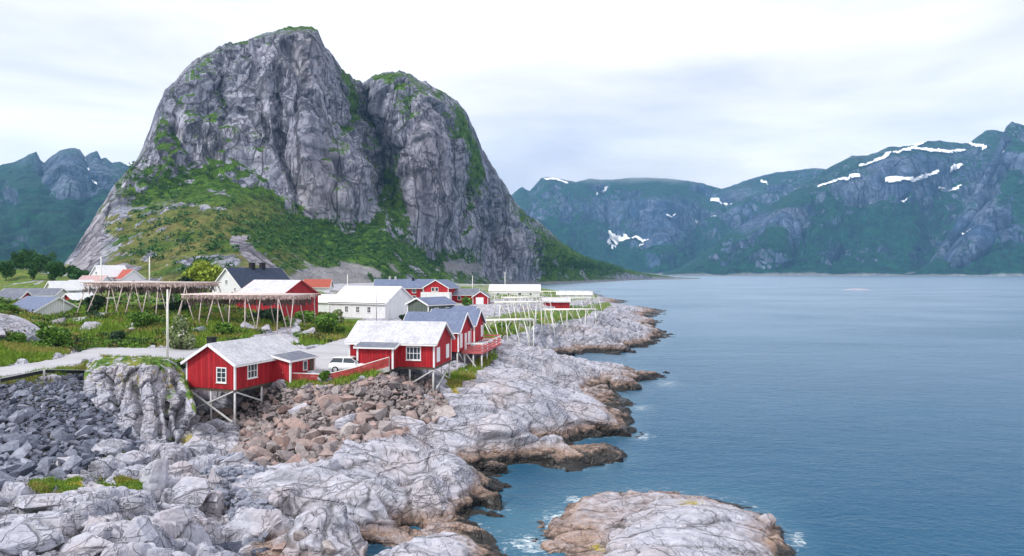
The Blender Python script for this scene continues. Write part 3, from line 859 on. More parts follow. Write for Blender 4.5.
def densify(U, Yg, Zg, nr, islet=False):
    """re-space the rows of every column by arc length so that steep faces get as many vertices as flat ground"""
    zc = np.maximum(Zg, -1.4)
    q = np.pad(zc, ((2, 2), (2, 2)), mode='edge')
    for _ in range(0): pass
    zc = sum(q[2 + a:q.shape[0] - 2 + a, 2 + b:q.shape[1] - 2 + b] for a in (-2, 0, 2) for b in (-2, 0, 2)) / 9
    st = np.sqrt(np.diff(Yg, axis=0) ** 2 * .5 + (2.0 * np.diff(zc, axis=0)) ** 2) / Yg[1:]
    s = np.concatenate([np.zeros((1, Yg.shape[1])), np.cumsum(st + 0.0012, axis=0)])
    out_y = np.empty((nr, Yg.shape[1])); out_b = out_y.copy()
    for j in range(Yg.shape[1]):
        t = np.linspace(0, s[-1, j], nr)
        out_y[:, j] = np.interp(t, s[:, j], Yg[:, j]); out_b[:, j] = np.interp(t, s[:, j], Zg[:, j])
    for _ in range(6):                              # neighbouring columns keep in step
        q = np.pad(out_y, ((0, 0), (1, 1)), mode='edge'); out_y = (q[:, :-2] + q[:, 1:-1] + q[:, 2:]) / 3
    xx = (U[None] - CX) / F * out_y
    bb = islet_base(xx, out_y) if islet else base_height(xx, out_y)
    zz, att, road = ground_field(xx, out_y, islet=islet, base=bb)
    if islet: zz = bb + (zz - bb) * 0.8
    else: zz = np.where(road > 0, bb, zz)
    return xx, out_y, zz, att, road

EX, EY, EZ, EA, EROAD = densify(GU, GY, GB, 900)
faces = grid_faces(*EX.shape)
V = chisel(EX, EY, EZ, EA).reshape(-1, 3)
keep = (V[:, 2][faces] > -1.4).any(1)
headland = np_mesh('headland_terrain', V, faces[keep], M['ground'], smooth=False, attrs={k: a for k, a in EA.items() if k != 'rough'})
tag(headland, 'pale rocky headland with turf and tidal ledges under the fishing village', 'headland', kind='structure')

# road: a sheet laid on the ground
rf = faces[(EROAD.ravel()[faces] > .5).all(1)]
used, inv = np.unique(rf, return_inverse=True)
RV = V[used].copy(); RV[:, 2] += 0.05
road = np_mesh('road', RV, inv.reshape(rf.shape), M['road'])
tag(road, 'pale grey road and parking area curving behind the red cabins', 'road', kind='structure')

# ------------------------------------------------------------------ islet and skerry
ICP = np.array([(545,548,0.15),(560,525,0.35),(575,508,0.5),(600,498,0.9),(640,497,1.1),(700,502,1.5),(740,510,1.3),(770,522,0.9),(792,546,0.0),(796,565,-0.2),
  (600,530,0.5),(590,552,0.3),(640,525,1.5),(690,525,1.8),(740,532,1.5),(640,556,1.8),(700,560,1.9),(760,556,1.2),(700,610,1.7),(620,610,1.2),(770,610,0.6),
  (700,680,0.5),(600,680,0.2),(540,600,-0.5),(820,620,-1.5),(525,530,-1.2),(550,500,-1.2),(600,486,-1.0),(660,487,-1.0),(720,492,-1.0),(780,510,-1.0),(815,545,-1.5),
  (800,700,-1.5),(500,620,-1.5),(700,760,-1.5),(560,760,-1.5)])
icu = (ICP[:, 0] - CX) / F; icl = np.log((CAMH - ICP[:, 2]) * F / (ICP[:, 1] - HY))
_B = np.ones((len(ICP) + 1,) * 2); _B[-1, -1] = 0
_B[:-1, :-1] = _phi(icu[:, None] - icu[None], icl[:, None] - icl[None])
_WI = np.linalg.solve(_B, np.append(ICP[:, 2], 0))
IU, ID, IX, IY = make_grid(500, 840, 1.3, 21, 56, 0.0034)
def islet_base(X, Y):
    o = np.full(X.shape, _WI[-1])
    for k in range(len(ICP)): o += _WI[k] * _phi(X / Y - icu[k], np.log(Y) - icl[k])
    return o
IX, IY, iz, ia, _ = densify(IU, IY, islet_base(IX, IY), 400, True)
ipx, ipy = pix(IX, IY, iz)
ia['tide'] = ia['tide'] * 0 + 0.30 * sstep(590, 660, ipx) - 0.15
ia['moss'] = np.maximum(blob(ipx, ipy, 690, 503, 22, 5), blob(ipx, ipy, 598, 547, 16, 6)) * 0.85
IV = chisel(IX, IY, iz, ia, .7).reshape(-1, 3)
f_ = grid_faces(*IX.shape); f_ = f_[(IV[:, 2][f_] > -1.2).any(1)]
islet = np_mesh('islet', IV, f_, M['ground'], smooth=False, attrs={k: a for k, a in ia.items() if k != 'rough'})
tag(islet, 'low rounded grey rock islet washed by the sea in the near water', 'islet', kind='structure')

c = P(857, 290, 0)
sx_, sy_ = np.meshgrid(np.linspace(-24, 24, 70), np.linspace(-9, 9, 36))
sz_ = 1.7 * np.exp(-((sx_ / 13) ** 2 + (sy_ / 4.5) ** 2)) * (1 + 0.8 * fbm(sx_ * .2, sy_ * .3, 0, 4, 5)) + 0.9 * fbm(sx_ * .35, sy_ * .5, 2, 4, 9, ridged=True) * np.exp(-((sx_ / 16) ** 2 + (sy_ / 6) ** 2)) - 0.8
SV = np.stack([sx_ + c.x, sy_ + c.y, sz_], -1).reshape(-1, 3)
one = np.ones(len(SV))
skerry = np_mesh('skerry', SV, grid_faces(*sx_.shape), M['ground'], attrs=dict(grass=one*0, crack=one*0, gravel=one*0, rubble=one*0, moss=one*0, tide=one*-0.9))
tag(skerry, 'small flat skerry far out in the fjord before the mountains', 'skerry', kind='structure')

# ------------------------------------------------------------------ water
WU, WD, WX, WY = make_grid(-200, 1300, 6, 18, 700, 0.009)
wb = base_height(WX, WY)
ish = np.full(WX.shape, -3.0)
ib2 = np.full(WX.shape, _WI[-1])
for k in range(len(ICP)): ib2 += _WI[k] * _phi(WX / WY - icu[k], np.log(WY) - icl[k])
wpx, wpy = pix(WX, WY, np.zeros_like(WX))
near_i = (wpx > 480) & (wpx < 840) & (WY < 60)
dep = np.maximum(np.where(wpx < 700, wb, -3), np.where(near_i, ib2, -3))
foam = 0.50 * sstep(-0.9, -0.1, dep)
for (a, b, cx_, cy_, w_) in [(668,384,28,7,.66),(645,437,16,7,.72),(642,408,22,6,.66),(562,520,32,18,.82),(530,545,38,16,.78),(590,548,18,8,.85),(798,540,12,16,.75),(575,500,18,7,.8),(505,470,14,5,.3),(655,343,8,5,.5),(690,396,26,4,.38),(480,520,20,9,.4)]:
    foam = np.maximum(foam, w_ * blob(wpx, wpy, a, b, cx_, cy_))
shal = np.clip(0.45 * sstep(-1.6, -0.2, dep) + 0.9 * blob(wpx, wpy, 545, 528, 60, 24), 0, 1)
wz = np.zeros_like(WX)
WVn = np.stack([WX, WY, wz], -1).reshape(-1, 3)
wf = grid_faces(*WX.shape)
# outer sea: a ring of big faces joining the fine patch to the horizon
nr, nc = WX.shape
idx = np.arange(nr * nc).reshape(nr, nc)
far_d = [1200, 2500, 6000, 15000]
extra, prev = [], idx[-1]
for d in far_d:
    row = np.arange(len(WVn) + sum(len(e) for e in extra), len(WVn) + sum(len(e) for e in extra) + nc)
    extra.append(np.stack([(WU - CX) / F * d, np.full(nc, d), np.zeros(nc)], -1))
    wf = np.concatenate([wf, np.stack([prev[:-1], prev[1:], row[1:], row[:-1]], 1)])
    prev = row
WVn = np.concatenate([WVn] + extra)
pad = np.zeros(len(WVn) - nr * nc)
b0 = len(WVn)   # sides and the near edge
WVn = np.concatenate([WVn, [(-15000, 15000, 0), (-15000, -300, 0), (15000, -300, 0), (15000, 15000, 0)]])
pad = np.zeros(len(WVn) - nr * nc)
wf = np.concatenate([wf, [[b0 + 1, b0 + 2, idx[0, -1], idx[0, 0]]]])
water = np_mesh('fjord_water', WVn, wf, M['water'], smooth=True, attrs=dict(foam=np.append(foam.ravel(), pad), shallow=np.append(shal.ravel(), pad)))
tag(water, 'blue rippled fjord water reaching to the far mountains', 'water', kind='structure')

# ------------------------------------------------------------------ mountains
def loft(cols, lines, rows):
    """cols: pixel columns; lines: [(py of col, depth of col), ...] bottom to top; rows: how many between each pair"""
    pts = []
    for (pya, da), (pyb, db), n in zip(lines[:-1], lines[1:], rows):
        for k in range(n):
            t = k / n
            pts.append((pya * (1 - t) + pyb * t, da * (1 - t) + db * t))
    pts.append(lines[-1])
    PY = np.array([p[0] for p in pts]); DD = np.array([p[1] for p in pts])
    return PY, DD

def to_world(PXg, PY, DD):
    return np.stack([(PXg - CX) / F * DD, DD, CAMH - (PY - HY) / F * DD], -1)

def smooth_rows(A, n=3):
    for _ in range(n):
        B = A.copy(); B[1:-1] = (A[:-2] + 2 * A[1:-1] + A[2:]) / 4; A = B
    return A

def finish_mountain(name, V, mat, attrs, label):
    nr, nc = V.shape[:2]
    f = grid_faces(nr, nc)
    o = np_mesh(name, V.reshape(-1, 3), f, mat, attrs=attrs, smooth=False)
    tag(o, label, 'mountain', kind='structure')
    return o

# ---- the great crag behind the village
def crag():
    cols = np.arange(36, 700, 1.15)
    sky_l = [(36,284),(50,278),(62,268),(75,250),(90,226),(105,200),(120,178),(133,163),(143,147),(150,130),(157,108),(165,92),(176,78),(186,66),(200,57),(215,49),(240,41),(262,34),
             (280,28),(300,25),(312,26),(318,31),(324,44),(334,58),(345,71),(355,79),(362,82),(372,75),(385,72),(398,71),(410,73),(420,80),(432,86),(445,92),(456,101),(466,112),(474,128),
             (482,148),(492,165),(503,182),(512,198),(520,207),(532,217),(545,226),(560,240),(575,251),(590,258),(605,263),(622,268),(640,272),(660,275),(680,277.4),(700,278)]
    foot_l = [(36,284),(62,272),(80,254),(100,228),(120,215),(150,202),(180,186),(200,178),(225,180),(250,192),(270,204),(290,218),(310,228),(330,236),(350,238),(370,230),(385,226),(400,238),
              (420,252),(440,262),(460,269),(480,274),(500,277),(520,277),(540,275),(555,266),(570,268),(600,270),(640,276),(700,278.5)]
    base_l = [(36,287),(62,287),(130,288),(200,292),(260,294),(330,290),(400,287),(450,285.6),(480,285),(520,284.2),(560,283.4),(600,281.8),(650,279.8),(700,279.0)]
    d_base = [(36,300),(130,270),(200,235),(260,225),(330,300),(400,420),(450,540),(480,680),(520,890),(560,960),(600,1120),(650,1400),(700,1560)]
    d_foot = [(36,330),(62,380),(100,420),(150,440),(200,480),(260,490),(330,520),(380,560),(420,600),(460,700),(500,830),(540,960),(560,1010),(600,1160),(650,1420),(700,1570)]
    d_top = [(36,345),(62,400),(100,450),(150,540),(200,600),(260,640),(300,660),(345,700),(362,740),(400,720),(440,760),(480,830),(520,930),(560,1060),(600,1200),(650,1440),(700,1580)]
    S, Fo, B = interp(sky_l, cols), interp(foot_l, cols), interp(base_l, cols)
    db, df, dt = interp(d_base, cols), interp(d_foot, cols), interp(d_top, cols)
    S = S + (4.6 * fbm(cols / 11, cols * 0 + 2.5, 0, 5, 7, .65, True) - 1.2) * np.clip((285 - S) / 60, 0, 1)
    ker = np.ones(9) / 9
    sm = lambda a: np.convolve(np.pad(a, 4, mode='edge'), ker, 'valid')
    df, dt, db, B = sm(df), sm(dt), sm(db), sm(B)
    Fo = np.maximum(Fo, S + 1.5)
    B = np.maximum(B, Fo + 1.0)
    # foot and brow noise so that the lines do not read as drawn
    Fo = Fo + 5 * fbm(cols / 22, cols * 0, 0, 3, 3) * np.clip((Fo - S) / 60, 0, 1)
    lines = [(B + 2, db - 12), (B, db), ((B + Fo * 2) / 3 + 3, db * .45 + df * .55), (Fo, df), ((Fo + S) / 2, df * 0.62 + dt * 0.38), (S * 0.93 + Fo * 0.07, df * 0.22 + dt * 0.78), (S, dt), (S + 6, dt + 70), (S + 30, dt + 200)]
    PY, DD = loft(cols, lines, [3, 40, 45, 110, 110, 26, 10, 10])
    PXg = np.broadcast_to(cols, PY.shape)
    h = sstep(0, 1, np.clip((Fo - PY) / np.maximum(Fo - S, 4), 0, 1) * 3)     # 1 on the cliff
    top_fade = np.clip(seg_dist(PXg, PY, sky_l) / 26, 0, 1)
    # big forms, pushed along the depth only: clefts (+) and buttresses (-)
    push = np.zeros_like(PY)
    for pts, w, dep in [([(362,78),(372,105),(380,140),(386,175),(384,215)], 9, 55), ([(366,120),(378,160),(388,225)], 22, 38),
                        ([(440,95),(452,130),(462,165),(462,205),(455,240)], 11, 26), ([(330,60),(345,95),(350,125)], 14, 22),
                        ([(250,170),(262,190),(290,215)], 10, 16), ([(215,60),(225,110),(218,150)], 9, 10), ([(278,100),(284,150),(300,205)], 6, 12),
                        ([(160,110),(185,150),(200,180)], 9, 12), ([(310,110),(318,160),(330,225)], 6, 12), ([(495,190),(500,225),(480,270)], 9, 18), ([(250,50),(258,90),(262,140)], 7, 10),
                        ([(405,150),(402,200),(412,245)], 6, 14), ([(520,215),(530,245),(540,272)], 7, 14)]:
        push += dep * np.exp(-(seg_dist(PXg, PY, pts) / w) ** 2)
    for pts, w, dep in [([(432,130),(430,170),(428,215)], 22, 30), ([(300,50),(305,120),(320,200)], 24, 22), ([(190,110),(205,150)], 18, 14), ([(345,140),(352,190),(350,225)], 14, 20),
                        ([(480,200),(475,240)], 14, 18), ([(265,60),(272,120)], 14, 12)]:
        push -= dep * np.exp(-(seg_dist(PXg, PY, pts) / w) ** 2)
    DD = DD + push * h * np.clip((PY - S) / 14, 0.15, 1)
    V = to_world(PXg, PY, DD)
    N = grid_normals(smooth_rows(V, 6))
    N *= np.sign((N * (np.array([0, 0, 100.0]) - V)).sum(-1, keepdims=True))
    x, y, z = V[..., 0], V[..., 1], V[..., 2]
    wob = 18 * fbm(x / 70, y / 70, z / 90, 3, 81)
    ribs = fbm((x + wob) / 34, y / 60, z / 150, 5, 83, 0.55, True)
    big = fbm(x / 75, y / 75, z / 110, 4, 85)
    fine = fbm(x / 9, y / 9, z / 22, 4, 87, 0.6, True)
    # blocky facets from two directions of joints
    q1, q2, qid = worley((x + wob + z * 0.22) / 19, z / 105 + y / 300, 5)
    w1, w2, wid = worley((x - z * 0.30 + wob * .4) / 8, z / 34 + y / 150, 6)
    rib2 = fbm((x + wob * .5 - z * .12) / 11, y / 40, z / 70, 4, 183, 0.6, True)
    j1 = (x * 0.5 + z + wob) / 26 + fbm(x / 30, y / 60, z / 30, 3, 187); j1 = j1 - np.floor(j1)     # slanting joints
    rib3 = fbm((x + wob * .3 + z * .15) / 5.5, y / 20, z / 30, 4, 185, 0.6, True)
    fa, ea = facets((x + wob) / 27 + z / 160, y / 45, z / 125, 601, 5.0, 12.0, .15)
    fb, eb = facets((x - z * .22 + wob * .4) / 10.5, y / 22, z / 75, 603, 2.4, 5.0, .12)
    fc, ec = facets((x + z * .12) / 4.4, y / 9, z / 24, 605, .9, 1.8, .2)
    disp = h * (ribs * 5 + rib2 * 3.2 + rib3 * 1.2 + big * 5 + fa + fb + fc + (sstep(0, .12, j1) - j1) * 2.5) + (1 - h) * (big * 8 + fbm(x / 24, y / 24, z / 24, 4, 89) * 5 + fbm(x / 7, y / 7, z / 7, 3, 90, .5, True) * 1.3)
    q = np.pad(disp, 1, mode='edge'); disp = (q[:-2, 1:-1] + q[2:, 1:-1] + q[1:-1, :-2] + q[1:-1, 2:] + 2 * q[1:-1, 1:-1]) / 6
    far_k = np.clip(DD / 650, 0.5, 1.3)
    lim = 0.5 * seg_dist(PXg, PY, sky_l) * DD / F + .5
    lowfade = np.clip((B + 1 - PY) / 14, 0.0, 1)
    right_fade = np.clip((B - S) / 25, 0.1, 1)
    disp = disp * far_k * lowfade * np.clip(top_fade * 1.6, 0.12, 1) * right_fade
    disp = np.clip(disp, -lim * 1.5, lim)
    V = V + N * disp[..., None]
    N2 = grid_normals(V); N2 *= np.sign((N2 * (np.array([0, 0, 100.0]) - V)).sum(-1, keepdims=True))
    nz = smooth_rows(N2[..., 2:3], 2)[..., 0]
    g = sstep(0.42, 0.80, nz + 0.45 * fbm(x / 40, y / 40, z / 40, 5, 91, .6)) * 0.75 - (1 - h) * 1.1 * sstep(0.04, 0.32, fbm(x / 22, y / 22, z / 22, 5, 191, .65))
    for (a, b, rx, ry, w) in [(347,100,9,34,1.0),(335,68,10,18,.4),(300,28,30,5,.8),(240,42,40,5,.5),(398,190,13,36,1.05),(455,125,14,34,1.0),(472,165,11,40,.9),(440,95,16,8,.5),(380,78,20,6,.3),
                              (170,165,34,30,.25),(140,190,26,22,.2),(230,175,26,10,.35),(300,232,60,16,.9),(250,205,26,14,.7),(360,250,60,18,.95),(440,262,50,12,.8),(590,268,60,12,1.0),(540,240,20,22,.5),
                              (520,215,12,16,.6),(180,245,90,30,.6),(480,255,16,20,.3),(505,195,8,20,.4),(405,108,8,18,.7),(260,150,8,22,.4),(222,130,8,26,.45),(325,170,6,10,.3),(288,205,26,7,.5),(240,225,70,18,.8),(570,250,26,14,.6),(350,210,12,8,.3),
                              (250,195,30,10,.3),(195,200,20,24,.35),(120,230,30,16,.25)]:
        g = g + w * blob(PXg, PY, a, b, rx, ry)
    for (a, b, rx, ry, w) in [(430,165,20,55,.9),(300,120,26,80,.7),(255,110,34,55,.5),(350,180,12,45,.6),(500,255,18,26,.5),(225,262,30,12,.6),(90,262,16,26,1.0),(110,240,12,16,.6),(118,205,16,22,.5),(145,165,14,20,.4),(170,205,20,8,.5),(150,215,14,8,.4),(200,210,10,10,.3)]:
        g = g - w * blob(PXg, PY, a, b, rx, ry)
    g = g - .55 * np.exp(-seg_dist(PXg, PY, sky_l) / 7) * (PXg < 500) * (PXg > 150)
    n_s = fbm(x / 30, y / 30, z / 30, 3, 93)
    scree = np.clip(blob(PXg, PY, 345, 272, 44, 10) + blob(PXg, PY, 462, 268, 26, 9) + 0.8 * blob(PXg, PY, 310, 282, 50, 6) + 0.5 * blob(PXg, PY, 510, 281, 30, 3), 0, 1)
    scree = sstep(0.35, 0.6, scree + 0.8 * n_s)
    shore = sstep(3.0, 1.0, B - PY) * (PXg > 510)
    scree = np.maximum(scree, shore)
    slab = sstep(0.4, 0.7, np.clip(1.1 * np.exp(-(seg_dist(PXg, PY, [(262,215),(235,245),(268,270),(285,282)]) / 7) ** 2) * (PY > 238) + 1.2 * np.exp(-(seg_dist(PXg, PY, [(100,225),(88,255),(72,275)]) / 10) ** 2) + blob(PXg, PY, 128, 268, 24, 5), 0, 1) + 0.7 * n_s)
    g = g * (1 - slab)
    dry = np.clip(sstep(330, 250, PXg) * sstep(190, 225, PY) * sstep(0.3, 0.6, fbm(x / 35, y / 35, z / 35, 3, 95) + 0.62) * (1 - blob(PXg, PY, 280, 235, 50, 18)), 0, 1) * 0.85
    pink = np.clip(blob(PXg, PY, 430, 170, 20, 55) + blob(PXg, PY, 318, 190, 30, 50) * .8 + blob(PXg, PY, 305, 60, 16, 30) * .7 + blob(PXg, PY, 500, 250, 25, 24) * .6 + slab * .8, 0, 1)
    crack = np.clip(h * (0.8 * (1 - sstep(0.0, 0.07, ea)) + 0.6 * (1 - sstep(0, .10, eb)) + .35 * (1 - sstep(0, .14, ec)) + 0.6 * sstep(0.0, -0.5, ribs) + 0.6 * sstep(0.1, -0.45, rib2) + 0.45 * sstep(0.1, -0.5, rib3)) + 0.6 * (1 - h) * sstep(.1, .5, fbm(x / 14, y / 14, z / 14, 4, 189)), 0, 1)
    attrs = dict(grass=np.clip(g, -1, 1.4), pink=pink, crack=crack, dry=dry, scree=scree)
    o = finish_mountain('crag_mountain', V, M['mountain_rock'], attrs, 'steep grey rock mountain with green ledges towering over the village')
    return V, g * (1 - scree), PXg, PY
CV, CG, CPX, CPY = crag()

# ---- far ranges
def far_range(name, label, cols, sky_l, base_l, d_top, d_base, rows, seed, amp, blobs, snow, bow=0.5, feats=(), back=600):
    S, B = interp(sky_l, cols), interp(base_l, cols)
    S = S + 1.6 * fbm(cols / 6, cols * 0 + .5, 0, 4, seed + 2, .6) * np.clip((B - S) / 30, 0, 1)
    dt, db = interp(d_top, cols), interp(d_base, cols)
    mid = S * (1 - bow) * .5 + B * (0.5 + 0.5 * bow)
    lines = [(B + 1.5, db - 80), (B, db), (mid * .5 + B * .5, db * .72 + dt * .28), (S * .45 + mid * .55, db * .35 + dt * .65), (S, dt), (S + 8, dt + back)]
    PY, DD = loft(cols, lines, [2, rows // 3, rows // 3, rows // 3, 8])
    PXg = np.broadcast_to(cols, PY.shape)
    fade = np.clip(seg_dist(PXg, PY, sky_l) / 12, 0.10, 1) * np.clip((B - PY) / 8, 0.0, 1)
    for pts, w, dep in feats:
        DD = DD + dep * np.exp(-(seg_dist(PXg, PY, pts) / w) ** 2) * fade
    V = to_world(PXg, PY, DD)
    N = grid_normals(smooth_rows(V, 4)); N *= np.sign((N * (np.array([0, 0, 200.0]) - V)).sum(-1, keepdims=True))
    x, y, z = V[..., 0], V[..., 1], V[..., 2]
    rid = fbm(x / 260, y / 420, z / 520, 5, seed, 0.55, True)
    fin = fbm(x / 50, y / 70, z / 90, 4, seed + 5, 0.6, True)
    fa, ea = facets((x + y * .3) / 170, (y - z * .4) / 260, z / 260, seed + 31, amp * .3, amp * .9)
    fb, eb = facets((x - z * .3) / 60, y / 90, z / 110, seed + 33, amp * .15, amp * .4)
    dsp = rid * amp * 1.0 + fin * amp * .28 + fa + fb
    for _ in range(2):
        q = np.pad(dsp, 1, mode='edge'); dsp = (q[:-2, 1:-1] + q[2:, 1:-1] + q[1:-1, :-2] + q[1:-1, 2:] + 2 * q[1:-1, 1:-1]) / 6
    lim = 0.4 * seg_dist(PXg, PY, sky_l) * DD / F + 1
    V = V + N * np.clip(dsp * fade, -lim * 1.5, lim)[..., None]
    N2 = grid_normals(V); N2 *= np.sign((N2 * (np.array([0, 0, 200.0]) - V)).sum(-1, keepdims=True))
    hh = (B - PY) / np.maximum(B - S, 5)
    g = sstep(0.30, 0.75, N2[..., 2] + 0.5 * fbm(x / 200, y / 200, z / 200, 4, seed + 9)) * 0.7 + 0.45 * (0.75 - hh)
    for (a, b, rx, ry, w) in blobs: g = g + w * blob(PXg, PY, a, b, rx, ry)
    crack = np.clip(0.7 * sstep(0.0, -0.5, rid) + .4 * (1 - sstep(0, .12, ea)) + .35 * (1 - sstep(0, .12, eb)), 0, 1)
    zero = np.zeros_like(g)
    attrs = dict(grass=g, pink=zero, crack=crack, dry=zero, scree=sstep(1.6, 0.6, B - PY) * 0.8)
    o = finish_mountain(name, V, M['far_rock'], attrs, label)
    # snow patches: raised sheets that lie on the slope
    N2s = smooth_rows(N2, 3)
    nr, nc = PY.shape
    idx = np.arange(nr * nc).reshape(nr, nc)
    pcx = (PXg[:-1, :-1] + PXg[1:, 1:]) / 2; pcy = (PY[:-1, :-1] + PY[1:, 1:]) / 2
    jx = pcx + 2.4 * fbm(pcx / 5, pcy / 4, 0, 3, seed + 20); jy = pcy + 2.0 * fbm(pcx / 5, pcy / 4, 3, 3, seed + 21)
    ff = grid_faces(nr, nc)
    for pts, w in snow:
        dd = seg_dist(jx, jy, pts)
        m = (dd < w * (0.75 + 0.9 * fbm(pcx / 7, pcy / 5, 1, 2, seed + 22))).ravel() & (pcy > interp(sky_l, pcx) + 0.5).ravel()
        if m.sum() < 4: continue
        sf = ff[m]; used, inv = np.unique(sf, return_inverse=True)
        SVv = V.reshape(-1, 3)[used] + N2s.reshape(-1, 3)[used] * 4.0 + np.array([0, -8.0, 2.0])
        np_mesh('snow_patch', SVv, inv.reshape(sf.shape), M['snow'], parent=o)
    return o

far_range('distant_mountain', 'distant blue green jagged mountain behind the left shore with thin snow gullies', np.arange(-190, 170, 1.0),
  [(-190,200),(-120,175),(-60,182),(-20,170),(0,166),(14,162),(22,159),(30,154),(36,152),(40,160),(44,163),(52,156),(62,150),(72,148),(80,150),(85,157),(90,153),(97,151),(101,159),(106,158),(112,163),(120,162),(128,166),(140,176),(170,200)],
  [(-190,271),(0,271),(170,271)], [(-190,3000),(170,3000)], [(-190,1500),(170,1500)], 150, 201, 55,
  [(40,225,80,20,.8),(100,215,50,14,.5),(20,180,60,12,.3),(70,175,34,14,-.9),(30,215,60,6,-.4),(90,195,30,10,-.5)],
  [([(41,168),(42,176),(43,183)], 1.5), ([(86,180),(92,180),(97,184)], 1.6), ([(83,160),(84,163)], 0.9)], feats=[([(41,160),(44,190)], 5, 160), ([(86,155),(92,190)], 6, 120), ([(60,165),(70,190)], 14, -120)])

far_range('back_mountain', 'blue hazy mountain wall at the head of the fjord with a forked snow patch', np.arange(500, 850, 1.0),
  [(500,205),(515,192),(522,187),(530,191),(536,184),(541,178),(552,177),(560,179),(575,182),(590,179),(610,180),(630,178),(655,178),(680,180),(700,183),(715,187),(722,189),(732,186),(745,181),(760,176),(775,173),(790,171),(815,168),(850,172)],
  [(500,275.3),(850,275.3)], [(500,4600),(620,5000),(700,5000),(760,4700),(850,4500)], [(500,3300),(850,3300)], 140, 221, 85,
  [(610,262,60,8,.8),(700,255,30,18,.8),(560,240,30,20,.4),(660,235,22,24,-1.0),(560,215,24,10,-.3),(610,215,26,12,-.4),(740,200,26,10,-.3),(640,195,60,10,.4)],
  [([(546,181),(556,181),(565,185)], 1.9), ([(598,200),(603,193),(606,188)], 1.5), ([(608,234),(616,239),(623,243)], 2.4), ([(607,243),(613,250),(622,255)], 2.3), ([(622,244),(634,246),(646,244)], 2.4), ([(643,250),(650,245)], 1.8),
   ([(616,240),(622,250)], 2.2),
   ([(716,206),(724,207),(732,208)], 3.0), ([(716,228),(722,231)], 1.6), ([(664,222),(668,221)], 1.0), ([(762,184),(768,190)], 1.6), ([(690,226),(695,227)], 1.0), ([(590,195),(591,199)], 0.9)],
  feats=[([(600,200),(612,250)], 14, 260), ([(660,200),(662,260)], 16, -200), ([(560,190),(545,250)], 16, -180), ([(700,200),(695,260)], 18, 250)], back=900)

far_range('fjord_mountain', 'broad green and grey mountain across the fjord streaked with snow', np.arange(660, 1010, 1.0),
  [(660,275),(680,268),(700,256),(715,244),(730,232),(745,222),(760,212),(775,202),(790,193),(805,184),(818,175),(830,167),(842,161),(852,156),(866,156),(878,152),(888,147),(900,147),(915,145),(925,141),(940,141),(955,143),(968,144),(976,138),(985,131),(995,130),(1010,134)],
  [(660,275.9),(1010,276.1)], [(660,3300),(750,3500),(1010,3600)], [(660,2780),(1010,2650)], 150, 241, 60,
  [(850,240,110,22,.7),(800,205,40,10,.5),(900,215,50,12,.4),(790,228,28,16,-1.0),(750,225,14,20,-.7),(900,172,26,8,-1.0),(870,193,40,7,-.7),(850,260,30,10,-.6),(930,250,16,10,-.3),(980,205,16,16,-1.0),(960,160,30,8,-.2)],
  [([(858,172),(868,170),(876,167)], 1.7), ([(876,166),(886,163),(889,158)], 2.2), ([(894,158),(906,153),(912,151)], 2.4), ([(913,152),(928,156),(944,158),(958,155)], 2.6), ([(914,147),(924,144)], 1.8), ([(968,144),(974,149),(984,153)], 2.3),
   ([(889,184),(904,184),(918,180),(930,176)], 2.0), ([(944,175),(956,172)], 2.0), ([(820,192),(834,189),(854,184)], 1.5), ([(896,206),(900,206)], 1.6), ([(930,189),(936,188)], 1.2), ([(955,199),(960,196)], 1.5), ([(946,198),(950,197)], 1.0), ([(971,203),(975,200)], 1.7), ([(966,212),(969,210)], 1.2)],
  feats=[([(790,210),(770,260)], 14, -160), ([(900,165),(890,180)], 20, -120), ([(860,215),(840,270)], 16, 120), ([(940,200),(925,270)], 16, 140)])

far_range('slab_mountain', 'dark buttress with long tilted bare rock slabs at the right shore', np.arange(900, 1260, 1.0),
  [(900,276),(915,272),(930,262),(945,240),(958,220),(970,200),(982,180),(992,160),(1000,142),(1006,127),(1012,122),(1020,124),(1030,128),(1060,112),(1120,130),(1180,120),(1260,150)],
  [(900,276.3),(1260,277)], [(900,2700),(1010,3100),(1260,2800)], [(900,2600),(1010,2450),(1260,2200)], 150, 261, 42,
  [(990,190,14,30,-.9),(975,230,26,12,-1.2),(955,255,14,14,-.9),(1000,265,30,8,.8),(1015,200,12,40,.5),(1010,240,20,14,-.2),(960,235,20,10,-.6)],
  [([(1006,145),(1007,155)], 1.5), ([(968,241),(979,236)], 2.0)], feats=[([(945,258),(975,225),(1010,170)], 7, 120), ([(960,262),(1000,215)], 5, -80), ([(1005,150),(985,190)], 6, 90)])

# low shore across the fjord, tied into the sea

